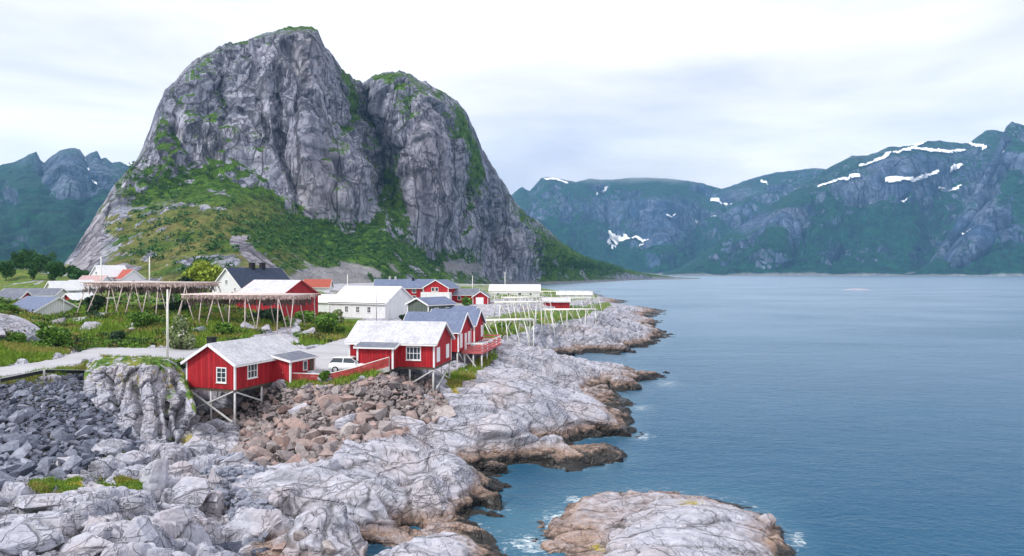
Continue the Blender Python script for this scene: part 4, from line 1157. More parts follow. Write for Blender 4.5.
# ------------------------------------------------------------------ the rock knob by the road
def knob():
    cols = np.arange(84, 196, 0.55)
    top = interp([(84,372),(90,366),(96,361),(106,358.5),(125,357),(140,357.5),(155,358),(168,359.5),(176,363),(184,374),(190,392),(196,405)], cols)
    foot = interp([(84,384),(92,400),(104,418),(118,430),(132,444),(150,448),(165,446),(176,440),(184,428),(190,415),(196,410)], cols)
    foot = np.maximum(foot, top + 4)
    zt = interp([(84,6.2),(100,7.3),(125,7.7),(150,7.6),(170,7.2),(184,6.0),(196,4.6)], cols)
    dt = (CAMH - zt) * F / (top + 5 - HY)                     # brow of the face
    zf = interp([(84,5.6),(104,3.6),(132,1.6),(165,1.5),(184,2.2),(196,3.2)], cols)
    df = (CAMH - zf) * F / (foot - HY)
    df = np.minimum(df, dt - 0.3)
    PY, DD = loft(cols, [(foot + 4, df - .4), (foot, df), (foot * .5 + top * .5 + 2, df * .5 + dt * .5 - .2), (top + 6, dt - .1), (top + 1.5, dt + 1.3), (top, dt + 3.2), (top + 1.0, dt + 5.5), (top + 9, dt + 6.5)], [4, 70, 70, 26, 20, 14, 8])
    PXg = np.broadcast_to(cols, PY.shape)
    V = to_world(PXg, PY, DD); N = grid_normals(smooth_rows(V, 8)); N *= np.sign((N * (np.array([0, 0, 30.0]) - V)).sum(-1, keepdims=True))
    x, y, z = V[..., 0], V[..., 1], V[..., 2]
    face = sstep(0, 12, PY - top - 4)
    wob = .5 * fbm(x / 2, y / 2, z / 2.5, 3, 301)
    ribs = fbm((x + wob) / 1.5, y / 4, z / 7, 5, 303, .55, True)
    q1, q2, qid = worley((x + wob + z * .1) / .95, z / 3.0 + y / 9, 305)
    big = fbm(x / 3.2, y / 4, z / 5, 3, 307)
    bands = np.zeros_like(PY)
    for pts, w, dep in [([(134,385),(140,415),(136,445)], 3.5, .9), ([(172,385),(166,410),(172,440)], 3.5, 1.0), ([(112,380),(118,410)], 3, .6), ([(152,378),(156,405),(160,440)], 2.2, .5), ([(182,395),(178,425)], 3, .8)]:
        bands += dep * np.exp(-(seg_dist(PXg, PY, pts) / w) ** 2)
    fade = np.clip(np.minimum(cols - 84, 196 - cols) / 6, 0, 1) * (PY < foot + 3)
    disp = (face * (ribs * .45 + (qid - .5) * .55 - .12 * (1 - sstep(0, .1, q2 - q1)) + big * .6 - bands) + (1 - face) * (fbm(x / 1.2, y / 1.2, z, 4, 309) * .45) + fbm(x / .6, y / .6, z / 1.5, 4, 311, .6, True) * .16 * face + fbm(x / .5, y / .5, z / .8, 3, 311, .5, True) * .05) * fade
    V = V + N * disp[..., None]
    g = (1 - face) * (.75 + 1.6 * fbm(x / 1.1, y / 1.1, z, 4, 319)) + np.where(bands > .35, .55, 0) * sstep(-.2, .3, fbm(x / .8, y, z / 1.5, 3, 313)) + .5 * sstep(395, 365, PY) * sstep(-.1, .35, fbm(x / 1.3, y / 2, z / 1.3, 4, 315))
    crack = np.clip(face * (.7 * (1 - sstep(0, .07, q2 - q1)) + .8 * sstep(.0, -.5, ribs) + .4 * bands), 0, 1) * (g < .5)
    moss = sstep(415, 375, PY) * (.55 + .5 * fbm(x / 1.6, y / 2, z / 1.2, 4, 317)) * face
    zero = np.zeros_like(g)
    o = np_mesh('rock_knob', V.reshape(-1, 3), grid_faces(*PY.shape), M['ground'], smooth=False, attrs=dict(grass=g, crack=crack, gravel=zero, rubble=zero, moss=moss, tide=zero - 3))
    tag(o, 'steep furrowed rock knob with mossy grass top beside the first cabin', 'rock knob', kind='structure')
knob()

# ------------------------------------------------------------------ loose rock
def rock_mesh(name, seed, sub, mat, squash=0.75, planes=11, rough=0.06):
    r = np.random.default_rng(seed)
    bm = bmesh.new()
    if sub < 3:                                                 # broken stone: hull of a few random points
        q = r.normal(size=(15, 3)); q /= np.linalg.norm(q, axis=1, keepdims=True)
        q *= r.uniform(.75, 1.1, (15, 1))
        vs_ = [bm.verts.new(k) for k in q]
        res = bmesh.ops.convex_hull(bm, input=vs_)
        bmesh.ops.delete(bm, geom=[v for v in bm.verts if not v.link_faces], context='VERTS')
        planes = 3
    else:
        bmesh.ops.create_icosphere(bm, subdivisions=sub, radius=1.0)
    bmesh.ops.triangulate(bm, faces=bm.faces)
    me = bpy.data.meshes.new(name); bm.to_mesh(me); bm.free()
    v = np.empty(len(me.vertices) * 3, np.float32); me.vertices.foreach_get('co', v); v = v.reshape(-1, 3).astype(float)
    v *= 1.35
    for k in range(planes):                                     # fracture planes
        n = r.normal(size=3); n /= np.linalg.norm(n)
        dk = r.uniform(0.62, 0.98)
        over = v @ n - dk
        v -= np.where(over > 0, over * 0.94, 0)[:, None] * n
    if sub >= 3:
        dn = fbm(v[:, 0] * 1.3 + seed, v[:, 1] * 1.3, v[:, 2] * 1.3, 4, seed) * rough * 2.2
        v *= (1 + dn)[:, None]
    v *= r.uniform(0.8, 1.2, 3) * np.array([1.15, 1.0, squash])
    v /= np.abs(v).max(0).mean()
    me.vertices.foreach_set('co', v.astype(np.float32).ravel())
    me.polygons.foreach_set('use_smooth', np.full(len(me.polygons), False, dtype=bool))
    me.materials.append(mat); me.update()
    return me

RM = {'grey': [rock_mesh('angular_rock', 100 + k, 2, M['boulder_grey'], 0.62, 14) for k in range(9)],
      'red': [rock_mesh('blocky_rock', 200 + k, 2, M['boulder_red'], 0.8, 12) for k in range(9)],
      'pale': [rock_mesh('round_rock', 300 + k, 4, M['ground'], 0.7, 12, 0.09) for k in range(8)],
      'block': [rock_mesh('big_block', 400 + k, 4, M['boulder_red'], 0.8, 13, 0.05) for k in range(4)]}

def place_rock(me, p, s, parent, r, sink=0.25, tilt=0.5, flat=1.0):
    o = bpy.data.objects.new('boulder', me)
    o.rotation_euler = (r.uniform(-tilt, tilt), r.uniform(-tilt, tilt), r.uniform(0, 6.28))
    o.scale = (s * r.uniform(.85, 1.2), s * r.uniform(.85, 1.15), s * r.uniform(.8, 1.15) * flat)
    o.location = (p[0], p[1], p[2] + s * (0.55 - sink))
    o.parent = parent
    COL.objects.link(o)
    return o

BPX, BPY = pix(GX, GY, GB)
def scatter(poly, kind, sizes, n_try, parent, seed, xmin=-70, keep_max=300, sink=0.25):
    r = np.random.default_rng(seed)
    m = in_poly(BPX, BPY, poly) & (GY < 75) & (BPX > xmin)
    ii, jj = np.nonzero(m)
    got = []
    for smin, smax, cnt in sizes:
        for _ in range(cnt):
            k = r.integers(len(ii)); a, b = ii[k], jj[k]
            x, y, z = GX[a, b], GY[a, b], GZ[a, b]
            s = r.uniform(smin, smax) * (0.48 + 0.5 * np.clip((63 - y) / 18, 0, 1))
            ok = all((x - q[0]) ** 2 + (y - q[1]) ** 2 > (0.74 * (s + q[3])) ** 2 for q in got)
            if ok: got.append((x, y, z, s))
    got.sort(key=lambda q: -q[3] / q[1])
    inview = [q for q in got if CX + F * q[0] / q[1] > -10]
    for q in inview[:keep_max]:
        place_rock(RM[kind][r.integers(len(RM[kind]))], q, q[3] * 1.08, parent, r, sink, 0.8)
    rest = inview[keep_max:] + [q for q in got if CX + F * q[0] / q[1] <= -10]
    # the small stones that fill the gaps between the boulders
    vs, fs, nb = [], [], 0
    bases = []
    for me in RM[kind]:
        v = np.empty(len(me.vertices) * 3, np.float32); me.vertices.foreach_get('co', v)
        f = np.empty(len(me.polygons) * 3, np.int32); me.loops.foreach_get('vertex_index', f)
        bases.append((v.reshape(-1, 3), f.reshape(-1, 3)))
    small = [(GX[ii[k], jj[k]], GY[ii[k], jj[k]], GZ[ii[k], jj[k]], r.uniform(0.12, 0.30)) for k in r.integers(0, len(ii), 900)]
    for x, y, z, s in rest + small:
        v, f = bases[r.integers(len(bases))]
        e = Matrix.Rotation(r.uniform(0, 6.28), 3, 'Z') @ Matrix.Rotation(r.uniform(-.6, .6), 3, 'X')
        vs.append((v * s) @ np.array(e).T + np.array([x, y, z + s * 0.25])); fs.append(f + nb); nb += len(v)
    o = np_mesh('small_stones', np.concatenate(vs), np.concatenate(fs), bases and M['boulder_' + ('grey' if kind == 'grey' else 'red')], parent=parent, smooth=False)
    o['kind'] = 'stuff'

grey_slope = tag(empty('grey_rubble_slope'), 'slope of blue grey broken boulders below the roadside guardrail', 'boulder slope', kind='structure')
scatter(GREY_RUBBLE, 'grey', [(0.6, 0.9, 70), (0.34, 0.55, 700), (0.22, 0.33, 3500), (.14, .21, 5000)], 0, grey_slope, 31)
red_slope = tag(empty('red_rubble_slope'), 'slope of reddish brown boulders below the red fence and cabins', 'boulder slope', kind='structure')
scatter(RED_RUBBLE, 'red', [(0.9, 1.2, 60), (0.55, 0.80, 500), (0.30, 0.5, 2400), (.18, .28, 3500)], 0, red_slope, 33)

rr = np.random.default_rng(55)
for (px, py, hw, hh, kd) in [
    (68,462,15,11,'pale'),(22,464,17,12,'grey'),(125,462,22,9,'pale'),(152,474,17,20,'pale'),(190,490,25,17,'pale'),(229,462,17,25,'pale'),(196,447,16,13,'pale'),
    (166,514,21,17,'pale'),(128,500,16,13,'pale'),(84,509,11,11,'pale'),(45,504,36,10,'pale'),(110,450,18,8,'pale'),(210,505,15,10,'pale'),(240,480,9,8,'pale'),
    (215,480,10,8,'pale'),(205,430,13,10,'pale'),(262,447,12,10,'pale'),(225,548,14,10,'grey'),(253,540,12,9,'grey'),(270,520,13,9,'pale'),(262,497,13,11,'pale'),
    (298,409,9,9,'pale'),(300,427,15,12,'block'),(327,404,14,9,'block'),(308,447,15,9,'block'),(281,449,9,8,'block'),(440,413,21,14,'block'),(407,427,17,15,'pale'),(428,398,10,7,'pale'),
    (345,424,15,9,'pale'),(358,432,10,7,'block'),(252,425,10,8,'block'),(470,432,16,8,'pale'),(20,545,30,11,'pale'),(75,548,28,13,'pale'),(10,520,18,9,'pale'),
    (280,545,9,7,'block'),(300,535,10,7,'block'),(262,556,12,8,'grey'),(330,548,10,6,'block'),(245,515,9,7,'pale'),(285,490,8,6,'pale'),(180,470,10,8,'pale'),(12,327,26,17,'pale'),(-20,330,24,20,'pale'),(28,340,10,8,'grey'),(88,327,15,7,'pale'),(112,334,13,8,'pale'),(250,328,13,7,'pale'),(264,330,10,7,'pale'),(290,331,9,8,'pale'),(306,333,9,8,'pale'),(316,334,6,6,'pale'),(132,330,8,5,'pale'),(55,322,9,6,'pale'),(200,330,8,5,'grey'),(100,530,14,10,'pale'),(135,535,20,13,'pale')]:
    p = on_ground(px, py + hh * 0.35)
    s = hw / F * p.y
    o = place_rock(RM[kd][rr.integers(len(RM[kd]))], (p.x, p.y, p.z), 1.0, headland, rr, tilt=0.25)
    o.rotation_euler.z = rr.uniform(-0.5, 0.5) + rr.integers(2) * math.pi
    o.scale = (s * 0.95, s * 0.9, hh / F * p.y * 1.55)
    o.location = (p.x, p.y + s * 0.3, p.z - hh / F * p.y * 0.15)
# shingle bank in the gully
r = np.random.default_rng(66)
vs, fs, nb = [], [], 0
gm = in_poly(BPX, BPY, [(205,470),(240,455),(262,470),(258,500),(285,520),(262,540),(235,520),(222,490)]) & (GY < 60)
ii, jj = np.nonzero(gm)
me = RM['grey'][0]
for k in r.integers(0, len(ii), 1100):
    me = RM['grey'][r.integers(9)]
    v = np.empty(len(me.vertices) * 3, np.float32); me.vertices.foreach_get('co', v); v = v.reshape(-1, 3)
    f = np.empty(len(me.polygons) * 3, np.int32); me.loops.foreach_get('vertex_index', f); f = f.reshape(-1, 3)
    s = r.uniform(0.08, 0.34)
    e = Matrix.Rotation(r.uniform(0, 6.28), 3, 'Z')
    vs.append((v * s) @ np.array(e).T + np.array([GX[ii[k], jj[k]], GY[ii[k], jj[k]], GZ[ii[k], jj[k]] + s * 0.3])); fs.append(f + nb); nb += len(v)
sh = np_mesh('shingle', np.concatenate(vs), np.concatenate(fs), M['boulder_grey'], smooth=False)
tag(sh, 'bank of pale loose shingle filling the gully below the first cabin', 'shingle', kind='stuff')

# ------------------------------------------------------------------ houses
WALLS = {'y-': ((0, -1), (1, 0)), 'y+': ((0, 1), (-1, 0)), 'x+': ((1, 0), (0, 1)), 'x-': ((-1, 0), (0, -1))}

class House:
    """gabled house; local x runs along the ridge, floor at local z = 0"""
    def __init__(s, name, label, cat, centre, floor, ang, L, W, h, rise, wall, roof, trim='white_paint', over=0.35, gable_over=0.3, group=None, eave_trim=True, corner=0.16, thick=0.13):
        s.root = tag(empty(name, (centre[0], centre[1], floor), ang), label, cat, group)
        s.L, s.W, s.h, s.rise, s.wallmat = L, W, h, rise, wall
        a, b = L / 2, W / 2
        m = MB()
        m.v += [(-a,-b,0),(a,-b,0),(a,b,0),(-a,b,0),(-a,-b,h),(a,-b,h),(a,b,h),(-a,b,h),(-a,0,h+rise),(a,0,h+rise)]
        m.f += [(3,2,1,0),(0,1,5,4),(2,3,7,6),(1,2,6,9,5),(3,0,4,8,7),(4,5,9,8),(6,7,8,9)]
        s.wall = m.build('wall', M[wall], s.root)
        sl = rise / b
        m = MB()
        ga = a + gable_over
        t = thick
        for sg in (-1, 1):
            y0, z0 = sg * (b + over), h - over * sl + 0.012
            y1, z1 = 0, h + rise + 0.012
            nl = math.hypot(1, sl)
            ox, oz = sg * t * sl / nl, t / nl
            lo = [(-ga, y0, z0), (ga, y0, z0), (ga, y1, z1), (-ga, y1, z1)]
            hi = [(-ga, y0 + ox, z0 + oz), (ga, y0 + ox, z0 + oz), (ga, y1, z1 + t * nl), (-ga, y1, z1 + t * nl)]
            m.hexa(lo, hi)
        s.roof = m.build('roof', M[roof], s.root)
        for sx in (-1, 1):                                   # bargeboards
            for sg in (-1, 1):
                m = MB()
                p = (sx * (ga + 0.03), sg * (b + over), h - over * sl + 0.03); q = (sx * (ga + 0.03), 0, h + rise + 0.03)
                m.bar(p, q, 0.05, 0.24); m.build('bargeboard', M[trim], s.root)
        if eave_trim:
            for sg in (-1, 1):
                m = MB(); m.box((0, sg * (b + over + 0.025), h - over * sl + 0.01), (2 * ga - 0.02, 0.045, 0.15)); m.build('fascia', M[trim], s.root)
        if corner:
            for sx in (-1, 1):
                for sy in (-1, 1):
                    m = MB(); m.box((sx * (a - corner / 2 + 0.03), sy * (b - corner / 2 + 0.03), h / 2 - 0.02), (corner, corner, h)); m.build('corner_board', M[trim], s.root)
    def frame(s, wall, u):
        n, t = WALLS[wall]
        ex = (s.L if n[0] else s.W) / 2
        return Vector((n[0] * ex + t[0] * u, n[1] * ex + t[1] * u, 0)), Vector((n[0], n[1], 0)), Vector((t[0], t[1], 0))
    def window(s, wall, u, z, w, hh, cols=2, rows=2, trim='white_paint', fw=0.10):
        c, n, t = s.frame(wall, u); c.z = z
        m = MB(); up = Vector((0, 0, 1))
        def b(cu, cz, wu, wz, d0=0.055):
            p = c + t * cu + up * cz + n * (d0 / 2)
            q = [p - t * wu/2 - n * d0/2, p + t * wu/2 - n * d0/2, p + t * wu/2 + n * d0/2, p - t * wu/2 + n * d0/2]
            m.hexa([k - up * wz/2 for k in q], [k + up * wz/2 for k in q])
        b(-w/2 + fw/2, 0, fw, hh); b(w/2 - fw/2, 0, fw, hh)
        b(0, hh/2 - fw/2, w - 2*fw, fw); b(0, -hh/2 + fw/2, w - 2*fw, fw)
        for k in range(1, cols): b(-w/2 + w * k / cols, 0, 0.055, hh - 2*fw, 0.05)
        for k in range(1, rows): b(0, -hh/2 + hh * k / rows, w - 2*fw, 0.05, 0.046)
        o = m.build('window', M[trim], s.root)
        m = MB(); p = c + n * 0.012
        q = [p - t * (w/2 - fw) - n * 0.006, p + t * (w/2 - fw) - n * 0.006, p + t * (w/2 - fw) + n * 0.006, p - t * (w/2 - fw) + n * 0.006]
        m.hexa([k - up * (hh/2 - fw) for k in q], [k + up * (hh/2 - fw) for k in q])
        m.build('pane', M['glass_dark'], o)
        m = MB(); b2 = c - up * (hh/2 + 0.03) + n * 0.05
        q = [b2 - t * (w/2 + .04) - n * .05, b2 + t * (w/2 + .04) - n * .05, b2 + t * (w/2 + .04) + n * .05, b2 - t * (w/2 + .04) + n * .05]
        m.hexa([k - up * .025 for k in q], [k + up * .025 for k in q]); m.build('sill', M[trim], o)
        return o
    def panel(s, name, wall, u, z, w, hh, mat, d=0.05):
        c, n, t = s.frame(wall, u); c.z = z
        m = MB(); up = Vector((0, 0, 1)); p = c + n * (d / 2)
        q = [p - t * w/2 - n * d/2, p + t * w/2 - n * d/2, p + t * w/2 + n * d/2, p - t * w/2 + n * d/2]
        m.hexa([k - up * hh/2 for k in q], [k + up * hh/2 for k in q])
        return m.build(name, M[mat], s.root)
    def chimney(s, x, y=0.0, w=0.55, hh=1.0, mat='black_brick', cap=True):
        m = MB(); z0 = s.h + s.rise - abs(y) / (s.W / 2) * s.rise - 0.3
        m.box((x, y, z0 + (hh + .3) / 2), (w, w, hh + .3))
        o = m.build('chimney', M[mat], s.root)
        if cap:
            m = MB(); m.box((x, y, z0 + hh + .36), (w + .14, w + .14, 0.1)); m.build('chimney_cap', M[mat], o)
        return o
    def foundation(s, depth=2.0, mat='concrete'):
        m = MB(); m.box((0, 0, -depth / 2 - 0.01), (s.L - 0.12, s.W - 0.12, depth)); m.build('foundation', M[mat], s.root)
    def post(s, x, y, r=0.10, mat='timber_pale', z1=-0.02):
        w = s.root.matrix_basis @ Vector((x, y, 0)); g = ground_z(w.x, w.y) - w.z - 0.35
        m = MB(); m.cyl((x, y, g), (x, y, z1), r, r * .92, 8); m.build('post', M[mat], s.root, True)
        return g
    def brace(s, p, q, mat='timber_pale', w=0.12):
        m = MB(); m.bar(p, q, w, w); m.build('brace', M[mat], s.root)

def rotv(ang, x, y): return Vector((x * math.cos(ang) - y * math.sin(ang), x * math.sin(ang) + y * math.cos(ang)))

def set_matrix(h):
    h.root.matrix_basis = Matrix.Translation(h.root.location) @ Matrix.Rotation(h.root.rotation_euler.z, 4, 'Z')

# ---- first cabin, on stilts over the rubble
fc = D(235, 390, 61.9); lc = D(186.4, 386.6, 63.8)
bdir = Vector((fc.x - lc.x, fc.y - lc.y)); W1 = bdir.length; bdir.normalize()
adir = Vector((-bdir.y, bdir.x)); ang1 = math.atan2(adir.y, adir.x); L1 = 9.2
cen = Vector((fc.x, fc.y)) - bdir * W1 / 2 + adir * L1 / 2
c1 = House('red_cabin', 'red cabin on crossed white stilts nearest the grey boulders, with pale slate roof', 'cabin', cen, fc.z, ang1, L1, W1, 2.35, 1.65, 'red_boards', 'slate_white', group='red stilt cabins')
c1.window('x-', 1.30, 1.28, 1.15, 1.42, 2, 3); c1.window('y-', -2.35, 1.45, 1.35, 1.40, 3, 2)
c1.chimney(-L1 / 2 + 1.1, 0.9, 0.6, 1.0)
a, b = L1 / 2, W1 / 2
for x in (-a + .15, -0.9):
    for y in (-b + .15, b - .15):
        c1.post(x, y)
c1.post(-a + .15, 0.05)
g = -3.0
c1.brace((-a + .02, -b + .2, -0.15), (-a + .02, b - .2, -2.3)); c1.brace((-a - .11, b - .2, -0.15), (-a - .11, -b + .2, -2.9))
c1.brace((-a + .2, -b + .02, -0.25), (-1.0, -b + .02, -1.6))
m = MB(); m.box((0, 0, -0.14), (L1 - .1, W1 - .1, 0.24)); m.build('floor_beam', M['timber_dark'], c1.root)

def porch(h, x0, x1, dep, z_h, slope_rise, roof, window=None):
    """lean-to porch on the y- wall"""
    b = h.W / 2
    m = MB()
    y0, y1 = -b - dep, -b - 0.004
    q = [(x0, y0), (x1, y0), (x1, y1), (x0, y1)]
    m.hexa([(u, v, -.05) for u, v in q], [(u, v, z_h if v == y0 else z_h + slope_rise) for u, v in q])
    p = m.build('porch', M[h.wallmat], h.root)
    m = MB(); o = 0.3
    sl = slope_rise / dep
    q = [(x0 - o, y0 - o), (x1 + o, y0 - o), (x1 + o, y1), (x0 - o, y1)]
    m.hexa([(u, v, z_h + 0.012 + (v - y0) * sl) for u, v in q], [(u, v, z_h + .12 + (v - y0) * sl) for u, v in q])
    m.build('porch_roof', M[roof], p)
    for x in (x0, x1):
        m = MB(); m.box((x, y0 - 0.02, z_h / 2 - .06), (0.17, 0.16, z_h - .02)); m.build('corner_board', M['white_paint'], p)
        sg = -1 if x == x0 else 1
        m = MB(); m.bar((x + sg * (o + .03), y0 - o, z_h - o * sl + .04), (x + sg * (o + .03), y1, z_h + slope_rise + .04), 0.05, 0.2); m.build('bargeboard', M['white_paint'], p)
    m = MB(); m.box(((x0 + x1) / 2, y0 - o - .025, z_h - o * sl + .05), (x1 - x0 + 2 * o - .02, 0.045, 0.14)); m.build('fascia', M['white_paint'], p)
    return p
p1 = porch(c1, 0.6, 4.4, 2.0, 2.05, 0.42, 'slate_porch')
def porch_window(p, x, y, z, w, hh):
    m = MB(); f = 0.09
    for cx_, cz_, wx_, wz_ in ((-w/2 + f/2, 0, f, hh), (w/2 - f/2, 0, f, hh), (0, hh/2 - f/2, w - 2*f, f), (0, -hh/2 + f/2, w - 2*f, f)):
        m.box((x + cx_, y - .03, z + cz_), (wx_, 0.05, wz_))
    o = m.build('window', M['white_paint'], p)
    m = MB(); m.box((x, y - .012, z), (w - 2*f, .02, hh - 2*f)); m.build('pane', M['glass_dark'], o)
porch_window(p1, 2.9, -W1/2 - 2.0, 1.35, 0.7, 1.0)
m = MB(); m.box((3.9, -W1/2 - 2.03, 1.0), (.55, .05, 1.9)); m.build('door', M['timber_dark'], p1)
for x in (0.7, 4.3): c1.post(x, -b - 1.9, z1=-0.06)

# ---- second cabin
fc = D(434.3, 367.4, 67.5)
ang2 = math.atan2(-0.19, 0.982); ex = Vector((math.cos(ang2), math.sin(ang2))); ey = Vector((-ex.y, ex.x))
L2, W2 = 9.0, 6.0
cen = Vector((fc.x, fc.y)) - ex * L2 / 2 + ey * W2 / 2
c2 = House('red_cabin', 'red cabin with white roof behind the parked car, dark slate porch on its side', 'cabin', cen, fc.z, ang2, L2, W2, 2.4, 1.75, 'red_boards', 'slate_white', group='red stilt cabins')
c2.window('y-', 2.35, 1.35, 1.55, 1.38, 4, 2)
for u in (-1.75, 1.55): c2.panel('shutter', 'x+', u, 1.12, 1.05, 1.45, 'white_paint')
porch(c2, -2.9, 0.75, 1.5, 2.0, 0.35, 'slate_porch')
a, b = L2 / 2, W2 / 2
for x, y in ((a - .15, -b + .15), (a - .15, 0), (a - .15, b - .15), (a - 2.6, -b + .15), (a - 2.6, b - .15)): c2.post(x, y)
c2.brace((a - .02, -b + .2, -.2), (a - .02, b - .4, -2.0)); c2.brace((a + .1, b - .2, -.2), (a + .1, -b + .3, -2.2)); c2.brace((a - .2, -b + .02, -.3), (a - 2.5, -b + .02, -1.7))
m = MB(); m.box((0, 0, -0.14), (L2 - .1, W2 - .1, 0.24)); m.build('floor_beam', M['timber_dark'], c2.root)
m = MB(); m.box((-2.3, 0, -1.3), (4.2, W2 - .4, 2.0)); m.build('foundation', M['concrete'], c2.root)

# ---- third and fourth cabins with the deck
fc = D(458.6, 352, 82.0); L3, W3 = 7.2, 6.0
cen = Vector((fc.x, fc.y)) - ex * L3 / 2 + ey * W3 / 2
c3 = House('red_cabin', 'red cabin with slate blue roof just behind the white-roofed one, facing the deck', 'cabin', cen, fc.z, ang2, L3, W3, 2.5, 1.95, 'red_boards', 'slate_blue', group='red stilt cabins')
for u in (-1.9, 1.9): c3.panel('shutter', 'x+', u, 1.25, 1.1, 1.7, 'white_paint')
c3.panel('door', 'x+', 0.2, 1.0, 0.95, 2.0, 'white_paint')
a, b = L3 / 2, W3 / 2
for x in (a - .2, a - 2.6):
    for y in (-b + .2, 0, b - .2): c3.post(x, y)
c3.brace((a - .03, -b + .3, -.2), (a - .03, .9, -2.4))
fc4 = D(474.5, 344, 92.0)
L4, W4 = 6.5, 5.2
cen = Vector((fc4.x, fc4.y)) - ex * L4 / 2 + ey * W4 / 2
c4 = House('red_cabin', 'small red cabin farthest along the deck, narrow gable and grey blue roof', 'cabin', cen, c3.root.location.z + .05, ang2, L4, W4, 2.5, 1.75, 'red_boards', 'slate_blue', group='red stilt cabins')
c4.panel('shutter', 'x+', 1.5, 1.3, 1.05, 1.6, 'white_paint')
for y in (-W4/2 + .2, W4/2 - .2): c4.post(L4/2 - .2, y)
c4.post(-L4/2 + .2, -W4/2 + .2); c4.post(-L4/2 + .2, W4/2 - .2)
# deck: frame of its own in front of the two cabins
dk = tag(empty('deck', (fc.x + ex.x * 0.1, fc.y + ex.y * 0.1, fc.z), ang2), 'pink-red wooden deck on pale stilts in front of the last two cabins', 'deck')
LD, WD_ = 2.6, 12.0
for k in range(24):
    m = MB(); m.box((LD * (k + .5) / 24, WD_ / 2 + .6, -0.08), (LD / 24 - .012, WD_ - 1.0, 0.06)); m.build('plank', M['pink_paint'], dk)
m = MB(); m.box((LD + .03, WD_ / 2 + .6, -.16), (.06, WD_ - 1, .28)); m.build('edge_board', M['pink_paint'], dk)
m = MB(); m.box((LD / 2, 1.07, -.16), (LD, .06, .28)); m.build('edge_board', M['pink_paint'], dk)
for y in (1.3, 4.0, 6.7, 9.3, 11.8):
    for x in ((0.3, 1.4, LD - .15) if y < 2 else (LD - .15,)):
        w = Matrix.Translation(dk.location) @ Matrix.Rotation(ang2, 4, 'Z') @ Vector((x, y, 0))
        g = ground_z(w.x, w.y) - w.z - .4
        m = MB(); m.cyl((x, y, g), (x, y, -.12), .11, .10, 8); m.build('post', M['timber_pale'], dk, True)
    m = MB(); m.box((LD - .06, y, .45), (.10, .10, 1.0)); m.build('railing_post', M['white_paint'], dk)
m = MB(); m.bar((0.4, 1.25, -.2), (LD - .3, 1.25, -2.6), .13); m.build('brace', M['timber_pale'], dk)
for z in (.25, .55, .92):
    m = MB(); m.box((LD - .0, WD_ / 2 + .6, z), (.04, WD_ - 1, .16)); m.build('rail', M['white_paint' if z > .9 else 'pink_paint'], dk)
    m = MB(); m.box((LD / 2 + .3, 1.1, z), (LD - .7, .04, .16)); m.build('rail', M['white_paint' if z > .9 else 'pink_paint'], dk)
    m = MB(); m.box((LD / 2, WD_ + .1, z), (LD - .1, .04, .16)); m.build('rail', M['pink_paint'], dk)
# garden furniture glimpsed on the deck
tb = tag(empty('deck_table', (0, 0, 0)), 'small white table standing on the pink deck', 'table')
tb.matrix_basis = Matrix.Translation(dk.location) @ Matrix.Rotation(ang2, 4, 'Z') @ Matrix.Translation((1.4, 4.2, -.05))
m = MB(); m.box((0, 0, .72), (1.0, 1.4, .05)); m.build('table_top', M['white_paint'], tb)
for sx in (-.42, .42):
    for sy in (-.6, .6):
        m = MB(); m.box((sx, sy, .35), (.06, .06, .69)); m.build('leg', M['white_paint'], tb)

# ---- white house with dark roof and two chimneys
apx = D(225.4, 268.5, 150)
angw = R(6)
dx = rotv(angw, 1, 0)
Lw, Ww = 15.2, 8.6
le, ri = D(213.5, 289, 152), D(242, 293, 147)
bd = Vector((ri.x - le.x, ri.y - le.y)); Ww = bd.length + .2; bd.normalize(); ad = Vector((-bd.y, bd.x)); 
# the ridge runs to the right and slightly away
angw = R(64)
ad = Vector((math.cos(angw), math.sin(angw))); bl = Vector((-ad.y, ad.x))
Ww, Lw = 9.2, 16.0
cen = Vector((apx.x, apx.y)) + ad * (Lw / 2 + .3)
h = House('white_house', 'white house with steep dark slate roof and two black chimneys', 'house', cen, 9.2, angw, Lw, Ww, 3.2, apx.z - 12.4, 'white_boards', 'slate_dark', over=.4)
for u in (-1.8, 1.8): h.window('x-', u, 2.0, .8, 1.1, 2, 2)
h.window('x-', 0, 4.6, .8, 1.0, 2, 2); h.window('x-', 2.6, 3.0, .6, .8, 1, 2)
for x in (-4, -1, 2): h.window('y-', x, 1.7, 1.0, 1.2, 2, 2)
h.chimney(-.8, 0, 1.0, 1.3); h.chimney(2.3, 0, 1.0, 1.3); h.foundation(3.0)

# ---- red barn with pale slate roof
rl, rr_ = D(283.5, 296, 128), D(318, 294, 122)
bd = Vector((rr_.x - rl.x, rr_.y - rl.y)); Wb = bd.length; bd.normalize(); ad = Vector((bd.y, -bd.x))   # out of the gable, towards the camera
angb = math.atan2(ad.y, ad.x)
# ridge runs from this gable back to the left
mid = Vector(((rl.x + rr_.x) / 2, (rl.y + rr_.y) / 2))
angb = R(-25); ad = Vector((math.cos(angb), math.sin(angb)))
Lb = 11.0; Wb = 9.6
cen = mid - ad * Lb / 2
gz = 7.4
h = House('red_barn', 'tall red barn with pale grey slate roof behind the long fish rack', 'barn', cen, gz, angb, Lb, Wb, D(0, 295, 125).z - gz, 2.6, 'barn_red', 'slate_grey', trim='barn_red', over=.35, corner=0)
h.panel('door', 'x+', -1.2, 1.2, 1.6, 2.2, 'barn_red', .06); h.foundation(2.5)
h.panel('door', 'x+', 1.4, 1.1, 1.2, 2.0, 'barn_red', .06)

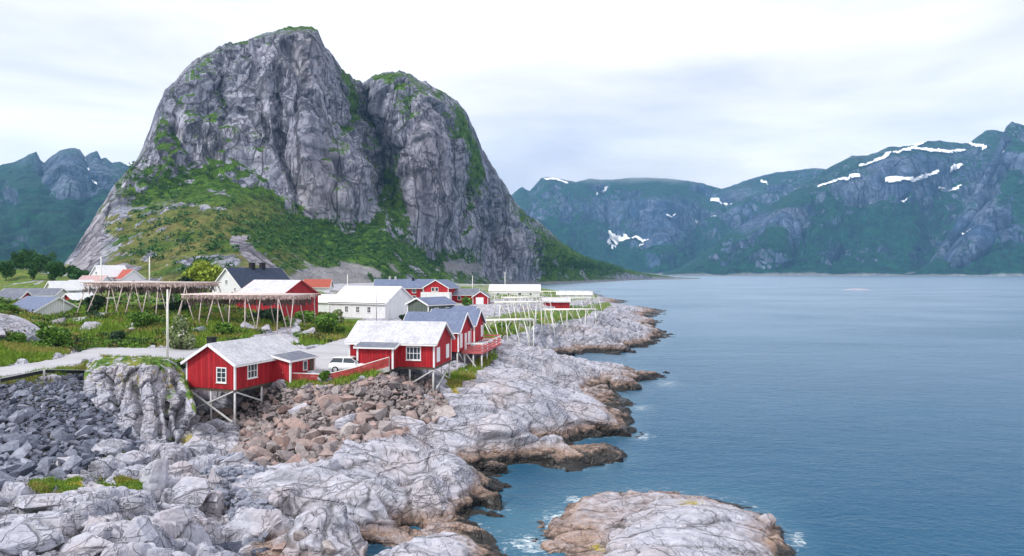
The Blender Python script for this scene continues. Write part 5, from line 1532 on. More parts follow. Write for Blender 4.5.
# ---- long white warehouse
a0, a1 = D(330, 303, 140), D(385, 303.5, 134)
ad = Vector((a1.x - a0.x, a1.y - a0.y)); Lh = ad.length; ad.normalize(); bl = Vector((-ad.y, ad.x)); angh = math.atan2(ad.y, ad.x)
Wh = 10.5
cen = Vector((a0.x, a0.y)) + ad * Lh / 2 + bl * Wh / 2
h = House('white_warehouse', 'long white warehouse with white sheet roof beside the road', 'warehouse', cen, 6.4, angh, Lh, Wh, a1.z - 6.4, 3.1, 'white_boards', 'sheet_white', over=.3)
for x in (-2.6, 0.2, 3.0): h.window('y-', x, 2.1, .9, 1.3, 2, 2)
h.panel('shutter', 'x+', 0, 5.2, .9, 1.0, 'white_paint'); h.panel('door', 'x+', 1.5, 1.2, 1.2, 2.2, 'white_paint'); h.foundation(2.0)
m = MB(); m.box((0, -Wh/2 - .33, h.h + .0), (Lh + .5, .05, .16)); m.build('gutter', M['timber_dark'], h.root)

# lean-to store at the barn's end
h = House('white_shed', 'low white shed squeezed between the red barn and the warehouse', 'shed', D(326, 306, 150).xy, 7.0, angh, 6.0, 5.0, 2.6, 1.3, 'white_boards', 'sheet_white'); h.foundation(2.0)
h.panel('door', 'y-', -.8, 1.0, 1.2, 1.9, 'timber_dark')
h = House('orange_roof_house', 'small house with an orange roof seen above the white shed', 'house', D(318, 292, 215).xy, 8.0, R(5), 8.0, 6.0, 3.4, 2.2, 'white_boards', 'orange_tile'); h.foundation(2.5)

# ---- dark green shed
apx = D(417.8, 297.1, 116)
angg = ang2 - R(8); bl = Vector((-math.sin(angg), math.cos(angg)))
# gable towards the camera: ridge runs away and right
angg = R(48); ad = Vector((math.cos(angg), math.sin(angg)))
cen = apx.xy + ad * 3.0
h = House('green_shed', 'dark green shed with blue grey roof and white trim behind the cabins', 'shed', cen, 7.6, angg, 6.0, 5.4, 2.9, apx.z - 10.7, 'green_boards', 'slate_blue', over=.3)
for x in (-1.2, 1.4): h.window('y-', x, 1.7, 1.0, 1.3, 1, 1)
h.foundation(2.0)
h = House('grey_roof_shed', 'low shed with long blue grey roof running right of the green shed', 'shed', D(455, 309, 118).xy, 6.9, R(-12), 7.5, 4.5, 1.9, 1.2, 'green_boards', 'slate_blue'); h.foundation(1.5)

# ---- long red house with a cross gable
apx = D(436, 280, 200)
ang_l = R(4)
h = House('red_longhouse', 'long red house with blue grey roof and two roof vents', 'house', D(405, 290, 206).xy, 7.4, ang_l, 17.5, 8.0, 3.9, 2.4, 'red_boards', 'slate_blue')
for x in (-3, 0, 3, 6): h.window('y-', x, 3.0, 1.2, 1.2, 2, 1); h.window('y-', x, 1.0, 1.2, 1.3, 2, 1)
h.foundation(2.0)
for x in (-4.5, -2.8):
    m = MB(); m.cyl((x, 0, h.h + h.rise - .1), (x, 0, h.h + h.rise + 1.0), .35, .35, 10); m.build('roof_vent', M['steel'], h.root)
h.chimney(2.5, -.6, .6, .9)
h = House('red_gable_house', 'red house with broad gable and white balcony, joined to the long red house', 'house', apx.xy + Vector((1.2, 4.2)), 7.2, R(74), 9.0, 7.8, 4.2, 2.2, 'red_boards', 'slate_blue')
h.window('x-', -.9, 3.7, 1.0, 1.2, 1, 1); h.window('x-', .3, 3.7, 1.0, 1.2, 1, 1); h.foundation(2.0)
m = MB(); m.box((-5.4, -.5, 1.9), (1.8, 9.0, 2.0)); m.build('balcony', M['white_boards'], h.root)
m = MB(); m.box((-5.4, -.5, .45), (1.6, 8.4, .9)); m.build('balcony_base', M['red_boards'], h.root)

# ---- small red house, grey roof
h = House('grey_roofed_house', 'low red house with dark grey roof at the village edge', 'house', D(465, 293, 205).xy, 6.9, R(0), 8.0, 5.5, 2.4, 1.6, 'red_boards', 'slate_porch'); h.foundation(1.5)
h.window('y-', -1.5, 1.4, 1.0, 1.2, 1, 1)
h = House('red_boathouse', 'little red boathouse with white double door facing the camera', 'boathouse', D(481, 292, 196).xy + Vector((0, 2.5)), 6.7, R(86), 5.0, 4.4, 2.2, 1.5, 'red_boards', 'slate_porch'); h.foundation(1.5)
h.panel('door', 'x-', -.2, 1.0, 2.2, 2.0, 'white_paint')

# ---- white building at the far end of the point
a0 = D(491, 291, 255)
h = House('white_fish_hall', 'long low white fish hall at the far end of the village', 'hall', D(515, 291, 262).xy, 6.2, R(-3), 19.0, 9.0, 2.7, 2.2, 'white_boards', 'sheet_white', corner=0); h.foundation(1.5)
for x in (-6, -2, 2, 6): h.window('y-', x, 1.5, 1.2, 1.0, 2, 1)
h = House('white_boat_shed', 'white shed by the water behind the empty drying racks', 'shed', D(574, 296, 300).xy, 4.6, R(-4), 15.0, 6.0, 1.6, 1.3, 'white_boards', 'sheet_white', corner=0); h.foundation(2.5)

# ---- far left houses
a0, a1 = D(22, 297, 128), D(64, 297.5, 122)
h = House('grey_roof_hall', 'hall with big slate grey roof and white gable in the hollow at left', 'hall', D(43, 300, 122).xy, 6.2, R(-28), 9.5, 11.2, 2.0, 3.3, 'white_boards', 'slate_blue', over=.3); h.foundation(2.0)
h = House('low_red_shed', 'low red shed with grey roof at the left picture edge', 'shed', D(6, 299, 135).xy, 8.4, R(4), 7.5, 5.0, 2.2, 1.5, 'red_boards', 'slate_porch'); h.foundation(2.5)
h = House('low_grey_shed', 'low grey-roofed shed behind the big slate grey roof', 'shed', D(34, 297, 150).xy, 9.2, R(2), 12.0, 5.0, 1.8, 1.3, 'white_boards', 'slate_porch'); h.foundation(2.5)
h = House('white_cottage', 'white cottage with a pointed gable left of the red-and-white shed', 'house', D(63, 292, 165).xy, 10.2, R(60), 6.0, 4.2, 1.6, 1.9, 'white_boards', 'sheet_white'); h.foundation(3.0)
h = House('white_cottage', 'white cottage with a broad pale gable directly behind the red-and-white shed', 'house', D(81, 292, 170).xy, 10.0, R(75), 6.0, 5.4, 2.0, 1.9, 'white_boards', 'sheet_white'); h.foundation(3.0)
h = House('red_white_shed', 'small red shed with a white door left of the big fish rack', 'shed', D(79, 301, 140).xy, 8.6, R(70), 5.0, 3.6, 1.7, 1.3, 'red_boards', 'sheet_white'); h.foundation(2.5)
h.panel('door', 'x-', 0, .9, .8, 1.8, 'white_paint')
h = House('pink_roof_house', 'white house with faded pink roof left of the gabled white house', 'house', D(95, 282, 190).xy, 11.2, R(4), 6.0, 5.0, 2.4, 1.3, 'white_boards', 'roof_pink'); h.foundation(3.0)
for x in (-1.5, .3, 2): h.window('y-', x, 1.3, 1.2, 1.1, 1, 1)
h = House('gabled_white_house', 'white house with steep gable above the long fish rack', 'house', D(110, 280, 200).xy, 11.4, R(62), 8.0, 6.4, 3.4, 3.0, 'white_boards', 'sheet_white'); h.foundation(3.0)
for u in (-1.4, 1.4): h.window('x-', u, 2.2, .9, 1.1, 1, 1)
h.window('x-', 0, 4.3, .8, .9, 1, 1)
h = House('red_roof_house', 'white house with red tiled roof above the long fish rack', 'house', D(128, 281, 200).xy, 11.4, R(-38), 7.0, 6.0, 2.8, 2.4, 'white_boards', 'orange_tile'); h.foundation(3.0)
h.window('x+', 0, 1.6, 1.0, 1.2, 1, 1); h.window('y-', -1, 1.5, 1.0, 1.1, 1, 1); h.window('y-', 1.2, 1.5, 1.0, 1.1, 1, 1)

# ------------------------------------------------------------------ fish drying racks
def rack(label, p0, p1, top_z, width, n_frames, mat, fish=0, poles=7, group='fish drying racks', lean=1.2, seed=1, thick=1.0):
    """racks of raking poles carrying long horizontal poles"""
    r = random.Random(seed)
    p0, p1 = Vector((p0.x, p0.y, 0)), Vector((p1.x, p1.y, 0))
    t = (p1 - p0); ln = t.length; t.normalize(); s = Vector((-t.y, t.x, 0))
    root = tag(empty('drying_rack', (p0.x, p0.y, 0)), label, 'drying rack', group)
    off = Vector((p0.x, p0.y, 0))
    for k in range(n_frames):
        c = p0 + t * (ln * (k + .15) / max(n_frames - .7, 1))
        for sg in (-1, 1):
            foot = c + s * sg * (width / 2 + lean) + t * r.uniform(-.9, .9)
            head = c + s * sg * (width / 2 - .5) + t * r.uniform(-.3, .3)
            gz = ground_z(foot.x, foot.y) - .3
            m = MB(); m.cyl(Vector((foot.x, foot.y, gz)) - off, Vector((head.x, head.y, top_z + r.uniform(.0, .2))) - off, .085 * thick, .065 * thick, 6); m.build('post', M[mat], root, True)
        if k % 2 == 0:
            foot = c + s * (-width / 2) + t * 1.9; head = c + s * (-width / 2 + .4)
            m = MB(); m.cyl(Vector((foot.x, foot.y, ground_z(foot.x, foot.y) - .3)) - off, Vector((head.x, head.y, top_z)) - off, .07 * thick, .055 * thick, 6); m.build('brace', M[mat], root, True)
        a = c + s * (-width / 2 - .2); b = c + s * (width / 2 + .2)
        m = MB(); m.cyl(Vector((a.x, a.y, top_z - .12)) - off, Vector((b.x, b.y, top_z - .10)) - off, .075 * thick, .06 * thick, 6); m.build('cross_beam', M[mat], root, True)
    for k in range(poles):
        o = -width / 2 + width * k / (poles - 1)
        a = p0 + s * o - t * r.uniform(0, .8); b = p1 + s * o + t * r.uniform(0, .8)
        m = MB(); m.cyl(Vector((a.x, a.y, top_z + r.uniform(-.03, .08))) - off, Vector((b.x, b.y, top_z + r.uniform(-.03, .08))) - off, .075 * thick, .06 * thick, 6); m.build('top_pole', M[mat], root, True)
    for nm, cnt, mat_, zr, hr in (('hanging_fish', fish // 2, 'fish_dry', (-.05, .25), (.35, .65)), ('old_shaded_fish', fish // 4, 'fish_old_shaded', (.3, 1.0), (.4, 1.1))):  # lower tier coloured dark for age and for painted shade beneath the poles
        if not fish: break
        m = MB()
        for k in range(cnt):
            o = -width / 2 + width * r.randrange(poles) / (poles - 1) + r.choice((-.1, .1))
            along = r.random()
            if nm == 'old_shaded_fish' and math.sin(along * 37 + seed) + math.sin(along * 11) < -.9: continue
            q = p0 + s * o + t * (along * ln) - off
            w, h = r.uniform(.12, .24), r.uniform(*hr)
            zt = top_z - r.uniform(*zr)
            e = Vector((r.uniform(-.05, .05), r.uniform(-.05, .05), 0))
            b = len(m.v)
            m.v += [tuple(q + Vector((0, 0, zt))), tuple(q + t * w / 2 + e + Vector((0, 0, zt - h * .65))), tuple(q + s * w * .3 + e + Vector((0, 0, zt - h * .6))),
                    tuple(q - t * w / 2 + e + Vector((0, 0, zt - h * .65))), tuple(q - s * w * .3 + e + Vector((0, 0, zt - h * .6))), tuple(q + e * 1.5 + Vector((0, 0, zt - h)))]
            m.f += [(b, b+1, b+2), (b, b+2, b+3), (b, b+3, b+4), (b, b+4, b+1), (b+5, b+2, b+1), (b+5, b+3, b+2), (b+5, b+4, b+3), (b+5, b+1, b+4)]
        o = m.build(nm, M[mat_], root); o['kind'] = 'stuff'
    return root

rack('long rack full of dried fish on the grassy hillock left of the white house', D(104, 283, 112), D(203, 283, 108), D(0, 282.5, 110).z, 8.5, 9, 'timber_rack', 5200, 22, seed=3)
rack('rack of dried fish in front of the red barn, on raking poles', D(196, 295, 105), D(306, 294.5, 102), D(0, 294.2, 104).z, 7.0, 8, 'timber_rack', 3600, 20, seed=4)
FR = [('bleached empty drying rack with splayed poles nearest the water', 546, 594, 310, 308.5, 134, 137, 3.2, 6, .012),
      ('long bleached drying rack with pale top poles over yellow turf', 497, 548, 302.5, 301.5, 140, 144, 3.4, 8, 0),
      ('bleached drying rack just above the bare rock by the deck', 482, 532, 320, 319.5, 105, 108, 2.6, 6, 0),
      ('empty drying rack behind the long bleached one, left of the red store', 505, 542, 297.5, 297, 182, 186, 3.5, 6, 0),
      ('low drying rack by the white shed at the tip of the village', 552, 598, 298.5, 298, 185, 190, 3.5, 6, 0),
      ('drying rack in front of the white fish hall', 492, 540, 292.5, 292.5, 212, 216, 4.0, 7, 0),
      ('farthest drying rack before the open fjord', 540, 592, 291.5, 291, 235, 240, 4.5, 7, 0)]
BASE = [321, 318, 338, 308, 308, 303, 300]
for k, (lb, x0, x1, y0, y1, d0, d1, w, n, _) in enumerate(FR):
    gd = on_ground((x0 + x1) / 2, BASE[k]).y
    a, b = D(x0, y0, gd - 1.5), D(x1, y1, gd + 1.5)
    rack(lb, a, b, (a.z + b.z) / 2, w, n, 'timber_bleached', 0, 7, seed=20 + k, lean=1.1, thick=1.2)
# a red tarpaulin-sided stall among the racks
h = House('red_store', 'small red store standing among the bleached drying racks', 'shed', D(556, 308, 185).xy, 6.1, R(2), 7.0, 3.5, 2.0, .9, 'barn_red', 'slate_grey', corner=0); h.foundation(1.2)

# ------------------------------------------------------------------ poles
def pole(label, px, py_top, d, r=.12, arm=False, mat='timber_bleached', cat='pole', name='utility_pole'):
    x = (px - CX) / F * d; zt = D(px, py_top, d).z; g = ground_z(x, d)
    root = tag(empty(name, (x, d, g)), label, cat, 'poles in the village')
    m = MB(); m.cyl((0, 0, -.4), (0, 0, zt - g), r, r * .65, 10); m.build('shaft', M[mat], root, True)
    if arm:
        m = MB(); m.bar((-.6, 0, zt - g - .4), (.6, 0, zt - g - .4), .1); m.build('crossarm', M[mat], root)
        for sx in (-.5, 0, .5):
            m = MB(); m.cyl((sx, 0, zt - g - .35), (sx, 0, zt - g - .15), .04, .04, 6); m.build('insulator', M['white_paint'], root)
    else:
        m = MB(); m.cyl((0, 0, zt - g), (0, 0, zt - g + .08), r * .75, r * .4, 10); m.build('cap', M[mat], root)
    return root
pole('tall pale pole at the roadside behind the mossy rock knob', 167.5, 290, 74, .14)
pole('pole rising left of the gabled white house', 101, 257, 150, .16)
pole('pole rising right of the red roofed white house', 149.5, 257, 140, .16)
pole('pole behind the ridge of the white warehouse', 347.5, 274.5, 170, .15)
pole('thin pole beside the road in front of the white warehouse', 376.5, 287, 118, .09, mat='steel')
pole('thin pole at the right end of the warehouse', 389, 290, 112, .08, mat='steel')
pole('pole between the red gable house and the grey roofed house', 472.5, 276, 210, .14)
pole('pole with a crossarm behind the white fish hall', 505, 272, 275, .18, True)
pole('thin pole beside the big slate grey roof', 64, 295, 112, .07, mat='steel')

# ------------------------------------------------------------------ guardrail
ga, gb = D(-110, 384.5, 61.0), None
gr_pts = [P(-110, 392, 6.75), P(0, 377.5, 6.75), P(45, 371.5, 6.9), P(86, 364.5, 7.0)]
root = tag(empty('guardrail', (0, 0, 0)), 'dark roadside guardrail on pale posts above the grey boulders', 'guardrail')
for a, b in zip(gr_pts[:-1], gr_pts[1:]):
    a, b = Vector(a), Vector(b)
    za = ground_z(a.x, a.y) + .55; zb = ground_z(b.x, b.y) + .55
    a.z, b.z = za, zb
    m = MB(); m.bar(a, b, .06, .30); m.build('beam', M['black_metal'], root)
    m = MB(); m.bar(a + Vector((0, 0, .19)), b + Vector((0, 0, .19)), .12, .05); m.build('top_rail', M['steel'], root)
    n = max(1, int((b - a).length / 4))
    for k in range(n + 1):
        q = a.lerp(b, k / n) + Vector((0, -.12, 0))
        if k == 0 and a.y != gr_pts[0].y: continue
        m = MB(); m.box((q.x, q.y, q.z - .28), (.14, .12, .95)); m.build('post', M['concrete'], root)

# ------------------------------------------------------------------ red fences
def fence(label, pts, hgt):
    root = tag(empty('board_fence', tuple(pts[0])), label, 'fence', 'red fences by the parking area')
    o = Vector(pts[0])
    for a, b in zip(pts[:-1], pts[1:]):
        a, b = Vector(a) - o, Vector(b) - o
        t = (b - a).normalized(); nrm = Vector((t.y, -t.x, 0))
        if nrm.y > 0: nrm = -nrm
        nb = 4; bh = hgt / nb
        for k in range(nb):
            z = Vector((0, 0, .12 + bh * (k + .5)))
            m = MB(); m.bar(a + z + nrm * .05, b + z + nrm * .05, .035, bh * .86); m.build('board', M['fence_red'], root)
        m = MB(); m.bar(a + Vector((0, 0, hgt + .16)), b + Vector((0, 0, hgt + .16)), .16, .06); m.build('top_rail', M['white_paint'], root)
        m = MB(); m.bar(a + Vector((0, 0, -.12)) + nrm * .02, b + Vector((0, 0, -.12)) + nrm * .02, .2, .46); m.build('footing', M['concrete'], root)
        n = max(2, int((b - a).length / 2))
        for k in range(n + 1):
            q = a.lerp(b, k / n) - nrm * .05
            m = MB(); m.box((q.x, q.y, q.z + hgt / 2 - .1), (.1, .1, hgt + .4)); m.build('post', M['white_paint'], root)
    return root
fence('red board fence with white rail from the first cabin to the dark bush', [D(282.5, 383, 66.5), D(321, 384.5, 66.5)], 0.86)
fence('red board fence with white rail rising from the dark bush to the second cabin', [D(328, 384.2, 66.3), D(352, 378.5, 66.3), D(389, 367.5, 66.6)], 0.86)

# ------------------------------------------------------------------ parked car
def car():
    p = D(350.5, 372.2, 67.6); gz = ground_z(p.x, p.y) + .06
    root = tag(empty('parked_car', (p.x, p.y, gz), R(-6)), 'white hatchback parked behind the red fence', 'car')
    # body: sections along x (front = +x), each a ring of points across y
    def ring(x, w, zb, zs, zt, wt):
        return [(x, -w, zb), (x, -w * 1.0, (zb + zs) / 2), (x, -w * .96, zs), (x, -wt, zt), (x, wt, zt), (x, w * .96, zs), (x, w * 1.0, (zb + zs) / 2), (x, w, zb)]
    secs = [ring(-2.0, .70, .38, .80, .86, .60), ring(-1.92, .80, .28, .90, .98, .66), ring(-1.5, .84, .22, .92, 1.00, .70), ring(-.6, .85, .20, .92, .98, .72), ring(.6, .85, .20, .90, .94, .72),
            ring(1.3, .83, .22, .80, .86, .68), ring(1.85, .76, .28, .66, .74, .60), ring(2.0, .64, .38, .60, .64, .50)]
    m = MB()
    n = 8
    for s_ in secs: m.v += s_
    for i in range(len(secs) - 1):
        for k in range(n):
            j = (k + 1) % n
            m.f.append((i*n+k, i*n+j, (i+1)*n+j, (i+1)*n+k))
    m.f += [tuple(range(n)), tuple(range((len(secs)-1)*n, len(secs)*n))]
    m.build('body', M['car_paint'], root, True)
    def hull(x0, x1, x2, x3, y0, y1, z0, z1, name, mat, par=root):
        m = MB(); m.hexa([(x0, -y0, z0), (x3, -y0, z0), (x3, y0, z0), (x0, y0, z0)], [(x1, -y1, z1), (x2, -y1, z1), (x2, y1, z1), (x1, y1, z1)]); return m.build(name, M[mat], par)
    hull(-1.90, -1.55, .25, 1.05, .74, .60, .93, 1.44, 'cabin_glass', 'glass_dark')
    hull(-1.60, -1.50, .18, .32, .62, .58, 1.41, 1.49, 'roof', 'car_paint')
    for sy in (-1, 1):
        for x0, x1 in ((-1.9, -1.5), (-.55, -.5), (1.05, .25)):
            m = MB(); m.bar((x0, sy * .735, .93), (x1, sy * .605, 1.45), .09, .03); m.build('pillar', M['car_paint'], root)
        for x in (-1.25, 1.25):
            m = MB(); m.cyl((x, sy * .70, .31), (x, sy * .87, .31), .31, .31, 18); w = m.build('wheel', M['rubber'], root)
            m = MB(); m.cyl((x, sy * .86, .31), (x, sy * .885, .31), .19, .19, 12); m.build('rim', M['steel'], w)
        m = MB(); m.box((1.86, sy * .55, .62), (.16, .28, .12)); m.build('headlight', M['headlight'], root)
        m = MB(); m.box((-1.96, sy * .62, .78), (.08, .16, .22)); m.build('tail_light', M['red_paint'], root)
        m = MB(); m.box((.75, sy * .93, .98), (.12, .14, .12)); m.build('wing_mirror', M['car_paint'], root)
    m = MB(); m.box((1.97, 0, .40), (.1, 1.2, .14)); m.build('bumper', M['car_paint'], root)
car()

# ------------------------------------------------------------------ steps on the left outcrop
a, b = D(-4, 338, 86), D(9, 358, 79)
root = tag(empty('wooden_steps', tuple(b)), 'pale wooden steps climbing the outcrop at the left edge', 'steps')
A, B_ = Vector(a) - Vector(b), Vector((0, 0, 0))
s = Vector((A.y, -A.x, 0)).normalized() * .45
for sg in (-1, 1):
    m = MB(); m.bar(B_ + s * sg, A + s * sg, .07, .16); m.build('stringer', M['timber_pale'], root)
for k in range(11):
    q = B_.lerp(A, (k + .5) / 11)
    m = MB(); m.bar(q - s, q + s, .26, .05); m.build('tread', M['timber_bleached'], root)

# ------------------------------------------------------------------ vegetation
def leaf_cloud(n, blobs, size, r, up=0.3):
    """n leaf-sized faces spread through a crown made of ellipsoid lobes (cx,cy,cz,rx,ry,rz)"""
    w = np.array([b[3] * b[4] * b[5] for b in blobs]) ** .7; w = w / w.sum()
    k = r.choice(len(blobs), n, p=w); B = np.array(blobs)[k]
    d = r.normal(size=(n, 3)); d /= np.linalg.norm(d, axis=1, keepdims=True)
    rad = r.uniform(.35, 1.05, n) ** .5
    c = B[:, :3] + d * B[:, 3:] * rad[:, None]
    a = r.normal(size=(n, 3)); a /= np.linalg.norm(a, axis=1, keepdims=True)
    b = np.cross(a, d + r.normal(size=(n, 3)) * .7); b /= np.maximum(np.linalg.norm(b, axis=1, keepdims=True), 1e-6)
    s = size * r.uniform(.6, 1.4, n)[:, None]
    v = np.stack([c - a * s, c + b * s * .55, c + a * s, c - b * s * .55], 1).reshape(-1, 3)
    return v, np.arange(4 * n).reshape(n, 4)

def bush(name, label, p, w, h, mat, n, r, cat='bush', trunk=0.25, lobes=9, size=.16, group='bushes and small trees', blossom=0, cone=False):
    root = tag(empty(name, (p[0], p[1], p[2])), label, cat, group)
    bl = []
    if cone:
        for k in range(7):
            t = k / 6
            bl.append((r.normal() * .04 * w, r.normal() * .04 * w, h * (.18 + .78 * t), w * .5 * (1.05 - t), w * .5 * (1.05 - t), h * .13))
    else:
        for k in range(lobes):
            a = r.uniform(0, 6.28); q = r.uniform(.05, .36) * w; zz = h * r.uniform(.30 if trunk > .3 else .18, .82)
            s = r.uniform(.14, .27)
            bl.append((math.cos(a) * q, math.sin(a) * q, zz, w * s, w * s, h * s * .85))
        bl.append((0, 0, h * .5, w * .26, w * .26, h * .3))
    v, f = leaf_cloud(n, bl, size, r)
    v[:, 2] = np.maximum(v[:, 2], -.1)
    np_mesh('crown', v, f, M[mat], root, False)
    if blossom:
        v, f = leaf_cloud(blossom, [(b[0], b[1], b[2], b[3] * 1.06, b[4] * 1.06, b[5] * 1.06) for b in bl], size * .8, r)
        np_mesh('blossom', v, f, M['leaf_blossom'], root, False)
    m = MB(); m.cyl((0, 0, -.3), (0, 0, h * .55), .035 * h * .5 + .04, .03, 7)
    for k in range(4 if not cone else 0):
        a = k * 1.57 + r.uniform(0, 1); m.cyl((0, 0, h * .15 + .05 * k), (math.cos(a) * w * .28, math.sin(a) * w * .28, h * .6), .05, .02, 5)
    m.build('trunk', M['bark'], root, True)
    return root

r = np.random.default_rng(91)
def gp(px, py): return on_ground(px, py)
def bush_px(name, label, px, py_base, w_px, h_px, mat, n, d=None, **kw):
    if d is None: p = gp(px, py_base)
    else:
        x = (px - CX) / F * d; p = Vector((x, d, ground_z(x, d)))
    w, h = w_px / F * p.y, h_px / F * p.y
    kw.setdefault('size', max(.13, .0026 * p.y))
    return bush(name, label, (p.x, p.y, p.z - .1), w, h, mat, n, r, **kw)

bush_px('yellow_tree', 'yellow green bushy tree left of the white house', 205, 290, 36, 30, 'leaf_yellow', 2600, d=175, cat='tree', trunk=.4, lobes=14)
bush_px('dark_bush', 'dark bush at the foot of the yellow green tree', 184, 288, 16, 14, 'leaf_dark', 700, d=170)
bush_px('flowering_shrub', 'pale flowering shrub at the roadside right of the tall pole', 180, 350, 24, 36, 'leaf_pale', 2400, blossom=260, lobes=14)
bush_px('leafy_shrub', 'dark leafy shrub at the left roadside below the grey roof', 57, 350, 36, 26, 'leaf_green', 2200, lobes=12, blossom=60)
bush_px('leafy_shrub', 'round green shrub left of the warehouse at the road bend', 328, 336, 34, 24, 'leaf_green', 2000, lobes=12)
bush_px('leafy_shrub', 'shrub with pale blossom in front of the warehouse corner', 336, 326, 18, 18, 'leaf_pale', 900, blossom=120)
bush_px('dark_bush', 'small bush standing between the two red fences', 324.5, 386, 10, 12, 'leaf_green', 900, d=66.0, size=.12, lobes=14)
bush_px('dark_bush', 'small dark bush against the corner of the first cabin by the knob', 181, 364, 13, 11, 'leaf_dark', 700, d=69)
bush_px('green_bush', 'green bush on the outcrop above the wooden steps', 20, 345, 18, 14, 'leaf_green', 1200)
bush_px('green_bush', 'green bush hiding the foot of the big slate grey roof', 30, 334, 26, 13, 'leaf_green', 1300)
bush_px('green_bush', 'green bush at the left edge below the low red shed', 10, 313, 22, 9, 'leaf_green', 1000)
bush_px('green_bush', 'bright green bush on the hillock under the fish rack', 142, 330, 28, 18, 'leaf_green', 1700)
bush_px('green_bush', 'green bush at the right end of the hillock below the second rack', 225, 336, 26, 14, 'leaf_green', 1500)
bush_px('dark_bush', 'dark bush on the brown hillock left of the rack posts', 95, 312, 26, 16, 'leaf_dark', 1300)
bush_px('dark_bush', 'dark bush among boulders on the brown hillock above the road', 118, 342, 22, 14, 'leaf_dark', 1100)
bush_px('dark_bush', 'wide dark bush beneath the dried fish rack', 175, 312, 40, 12, 'leaf_dark', 1400)
bush_px('dark_bush', 'dark bush in the shade of the barn rack', 268, 322, 34, 14, 'leaf_dark', 1400)
bush_px('green_bush', 'green bush at the foot of the red barn', 306, 324, 24, 14, 'leaf_green', 1200)
bush_px('green_bush', 'green bush beside the red house window near the village edge', 468, 300, 12, 9, 'leaf_green', 500, d=188)
bush_px('green_bush', 'low bush on the turf below the deck end', 503, 330, 16, 9, 'leaf_green', 700)
bush_px('dark_bush', 'dark bush at the corner of the white warehouse gable', 405, 314, 10, 9, 'leaf_dark', 500, d=125)
bush_px('green_bush', 'bush at the foot of the mountain slope left of the first tall pole', 95, 272, 14, 11, 'leaf_dark', 500, d=240)
TREES = [(6,288,20,22),(16,286,16,20),(27,291,16,26),(33,286,14,20),(40,292,18,24),(47,288,16,22),(54,292,18,24),(61,287,14,16),(72,286,14,14),(80,284,16,16),(88,285,12,13)]
names = ['first', 'second', 'third', 'fourth', 'fifth', 'sixth', 'seventh', 'eighth', 'ninth', 'tenth', 'eleventh']
for k, (px, pyb, w, h) in enumerate(TREES):
    bush_px('dark_tree', 'dark bushy tree on the rise behind the grey roofs, %s from the left edge' % names[k], px, pyb, w, h, 'leaf_hill', 1500, d=215 + (k % 3) * 14, cat='tree', group='dark trees on the far left rise', trunk=.2, lobes=11, size=.34)

# ---- shrubbery that dots the foot of the crag
r = np.random.default_rng(97)
vs, fs, nb = [], [], 0
wgt = np.clip(CG, 0, 1) * ((CPY > 165) & (CPX > 90) & (CPX < 650) & (CV[..., 1] < 1300))
wgt *= (blob(CPX, CPY, 290, 232, 60, 22) + blob(CPX, CPY, 380, 252, 60, 20) + blob(CPX, CPY, 440, 262, 40, 12) + .5 * blob(CPX, CPY, 580, 268, 50, 8) + .5 * blob(CPX, CPY, 190, 245, 80, 28)+ .4 * blob(CPX, CPY, 170, 185, 50, 30)) > r.uniform(0.1, 1.0, wgt.shape)
ii, jj = np.nonzero(wgt > .3)
for k in r.integers(0, len(ii), 2300):
    c = CV[ii[k], jj[k]]
    s = r.uniform(.5, 2.2) * (1 + (c[1] > 700) * .5)
    bl = [(c[0] + r.normal() * s * .6, c[1] + r.normal() * s * .6, c[2] + s * .45, s * .8, s * .8, s * .75) for _ in range(3)]
    v, f = leaf_cloud(26, bl, s * .38, r)
    vs.append(v); fs.append(f + nb); nb += len(v)
sb = np_mesh('shrubbery', np.concatenate(vs), np.concatenate(fs), M['leaf_hill'], smooth=False)
tag(sb, 'green scrub and birch thickets covering the foot of the crag', 'scrub', kind='stuff')

# ---- low undergrowth on the hillock
r = np.random.default_rng(98)
um = (GA['grass'] > .3) & (GROAD < .5) & (GY > 78) & (GY < 165) & (BPX > -20) & (BPX < 330) & (fbm(GX * .09, GY * .09, 0, 3, 77) > -.05)
ii, jj = np.nonzero(um)
for nm, mat_, cnt, lb in (('undergrowth', 'leaf_green', 420, 'low green undergrowth over the hillock below the fish racks'), ('brown_undergrowth', 'leaf_brown', 230, 'low brown heather and scrub over the hillock'), ('dark_undergrowth', 'leaf_dark', 300, 'dark scrub in the hollows of the hillock')):
    vs, fs, nb = [], [], 0
    for k in r.integers(0, len(ii), cnt):
        a, b = ii[k], jj[k]
        s = r.uniform(.25, .8)
        bl = [(GX[a, b] + r.normal() * s, GY[a, b] + r.normal() * s, GZ[a, b] + s * .35, s * 1.1, s * .9, s * .6) for _ in range(3)]
        v, f = leaf_cloud(90, bl, .16 * max(1, GY[a, b] / 105), r); vs.append(v); fs.append(f + nb); nb += len(v)
    tag(np_mesh(nm, np.concatenate(vs), np.concatenate(fs), M[mat_], smooth=False), lb, 'undergrowth', kind='stuff')

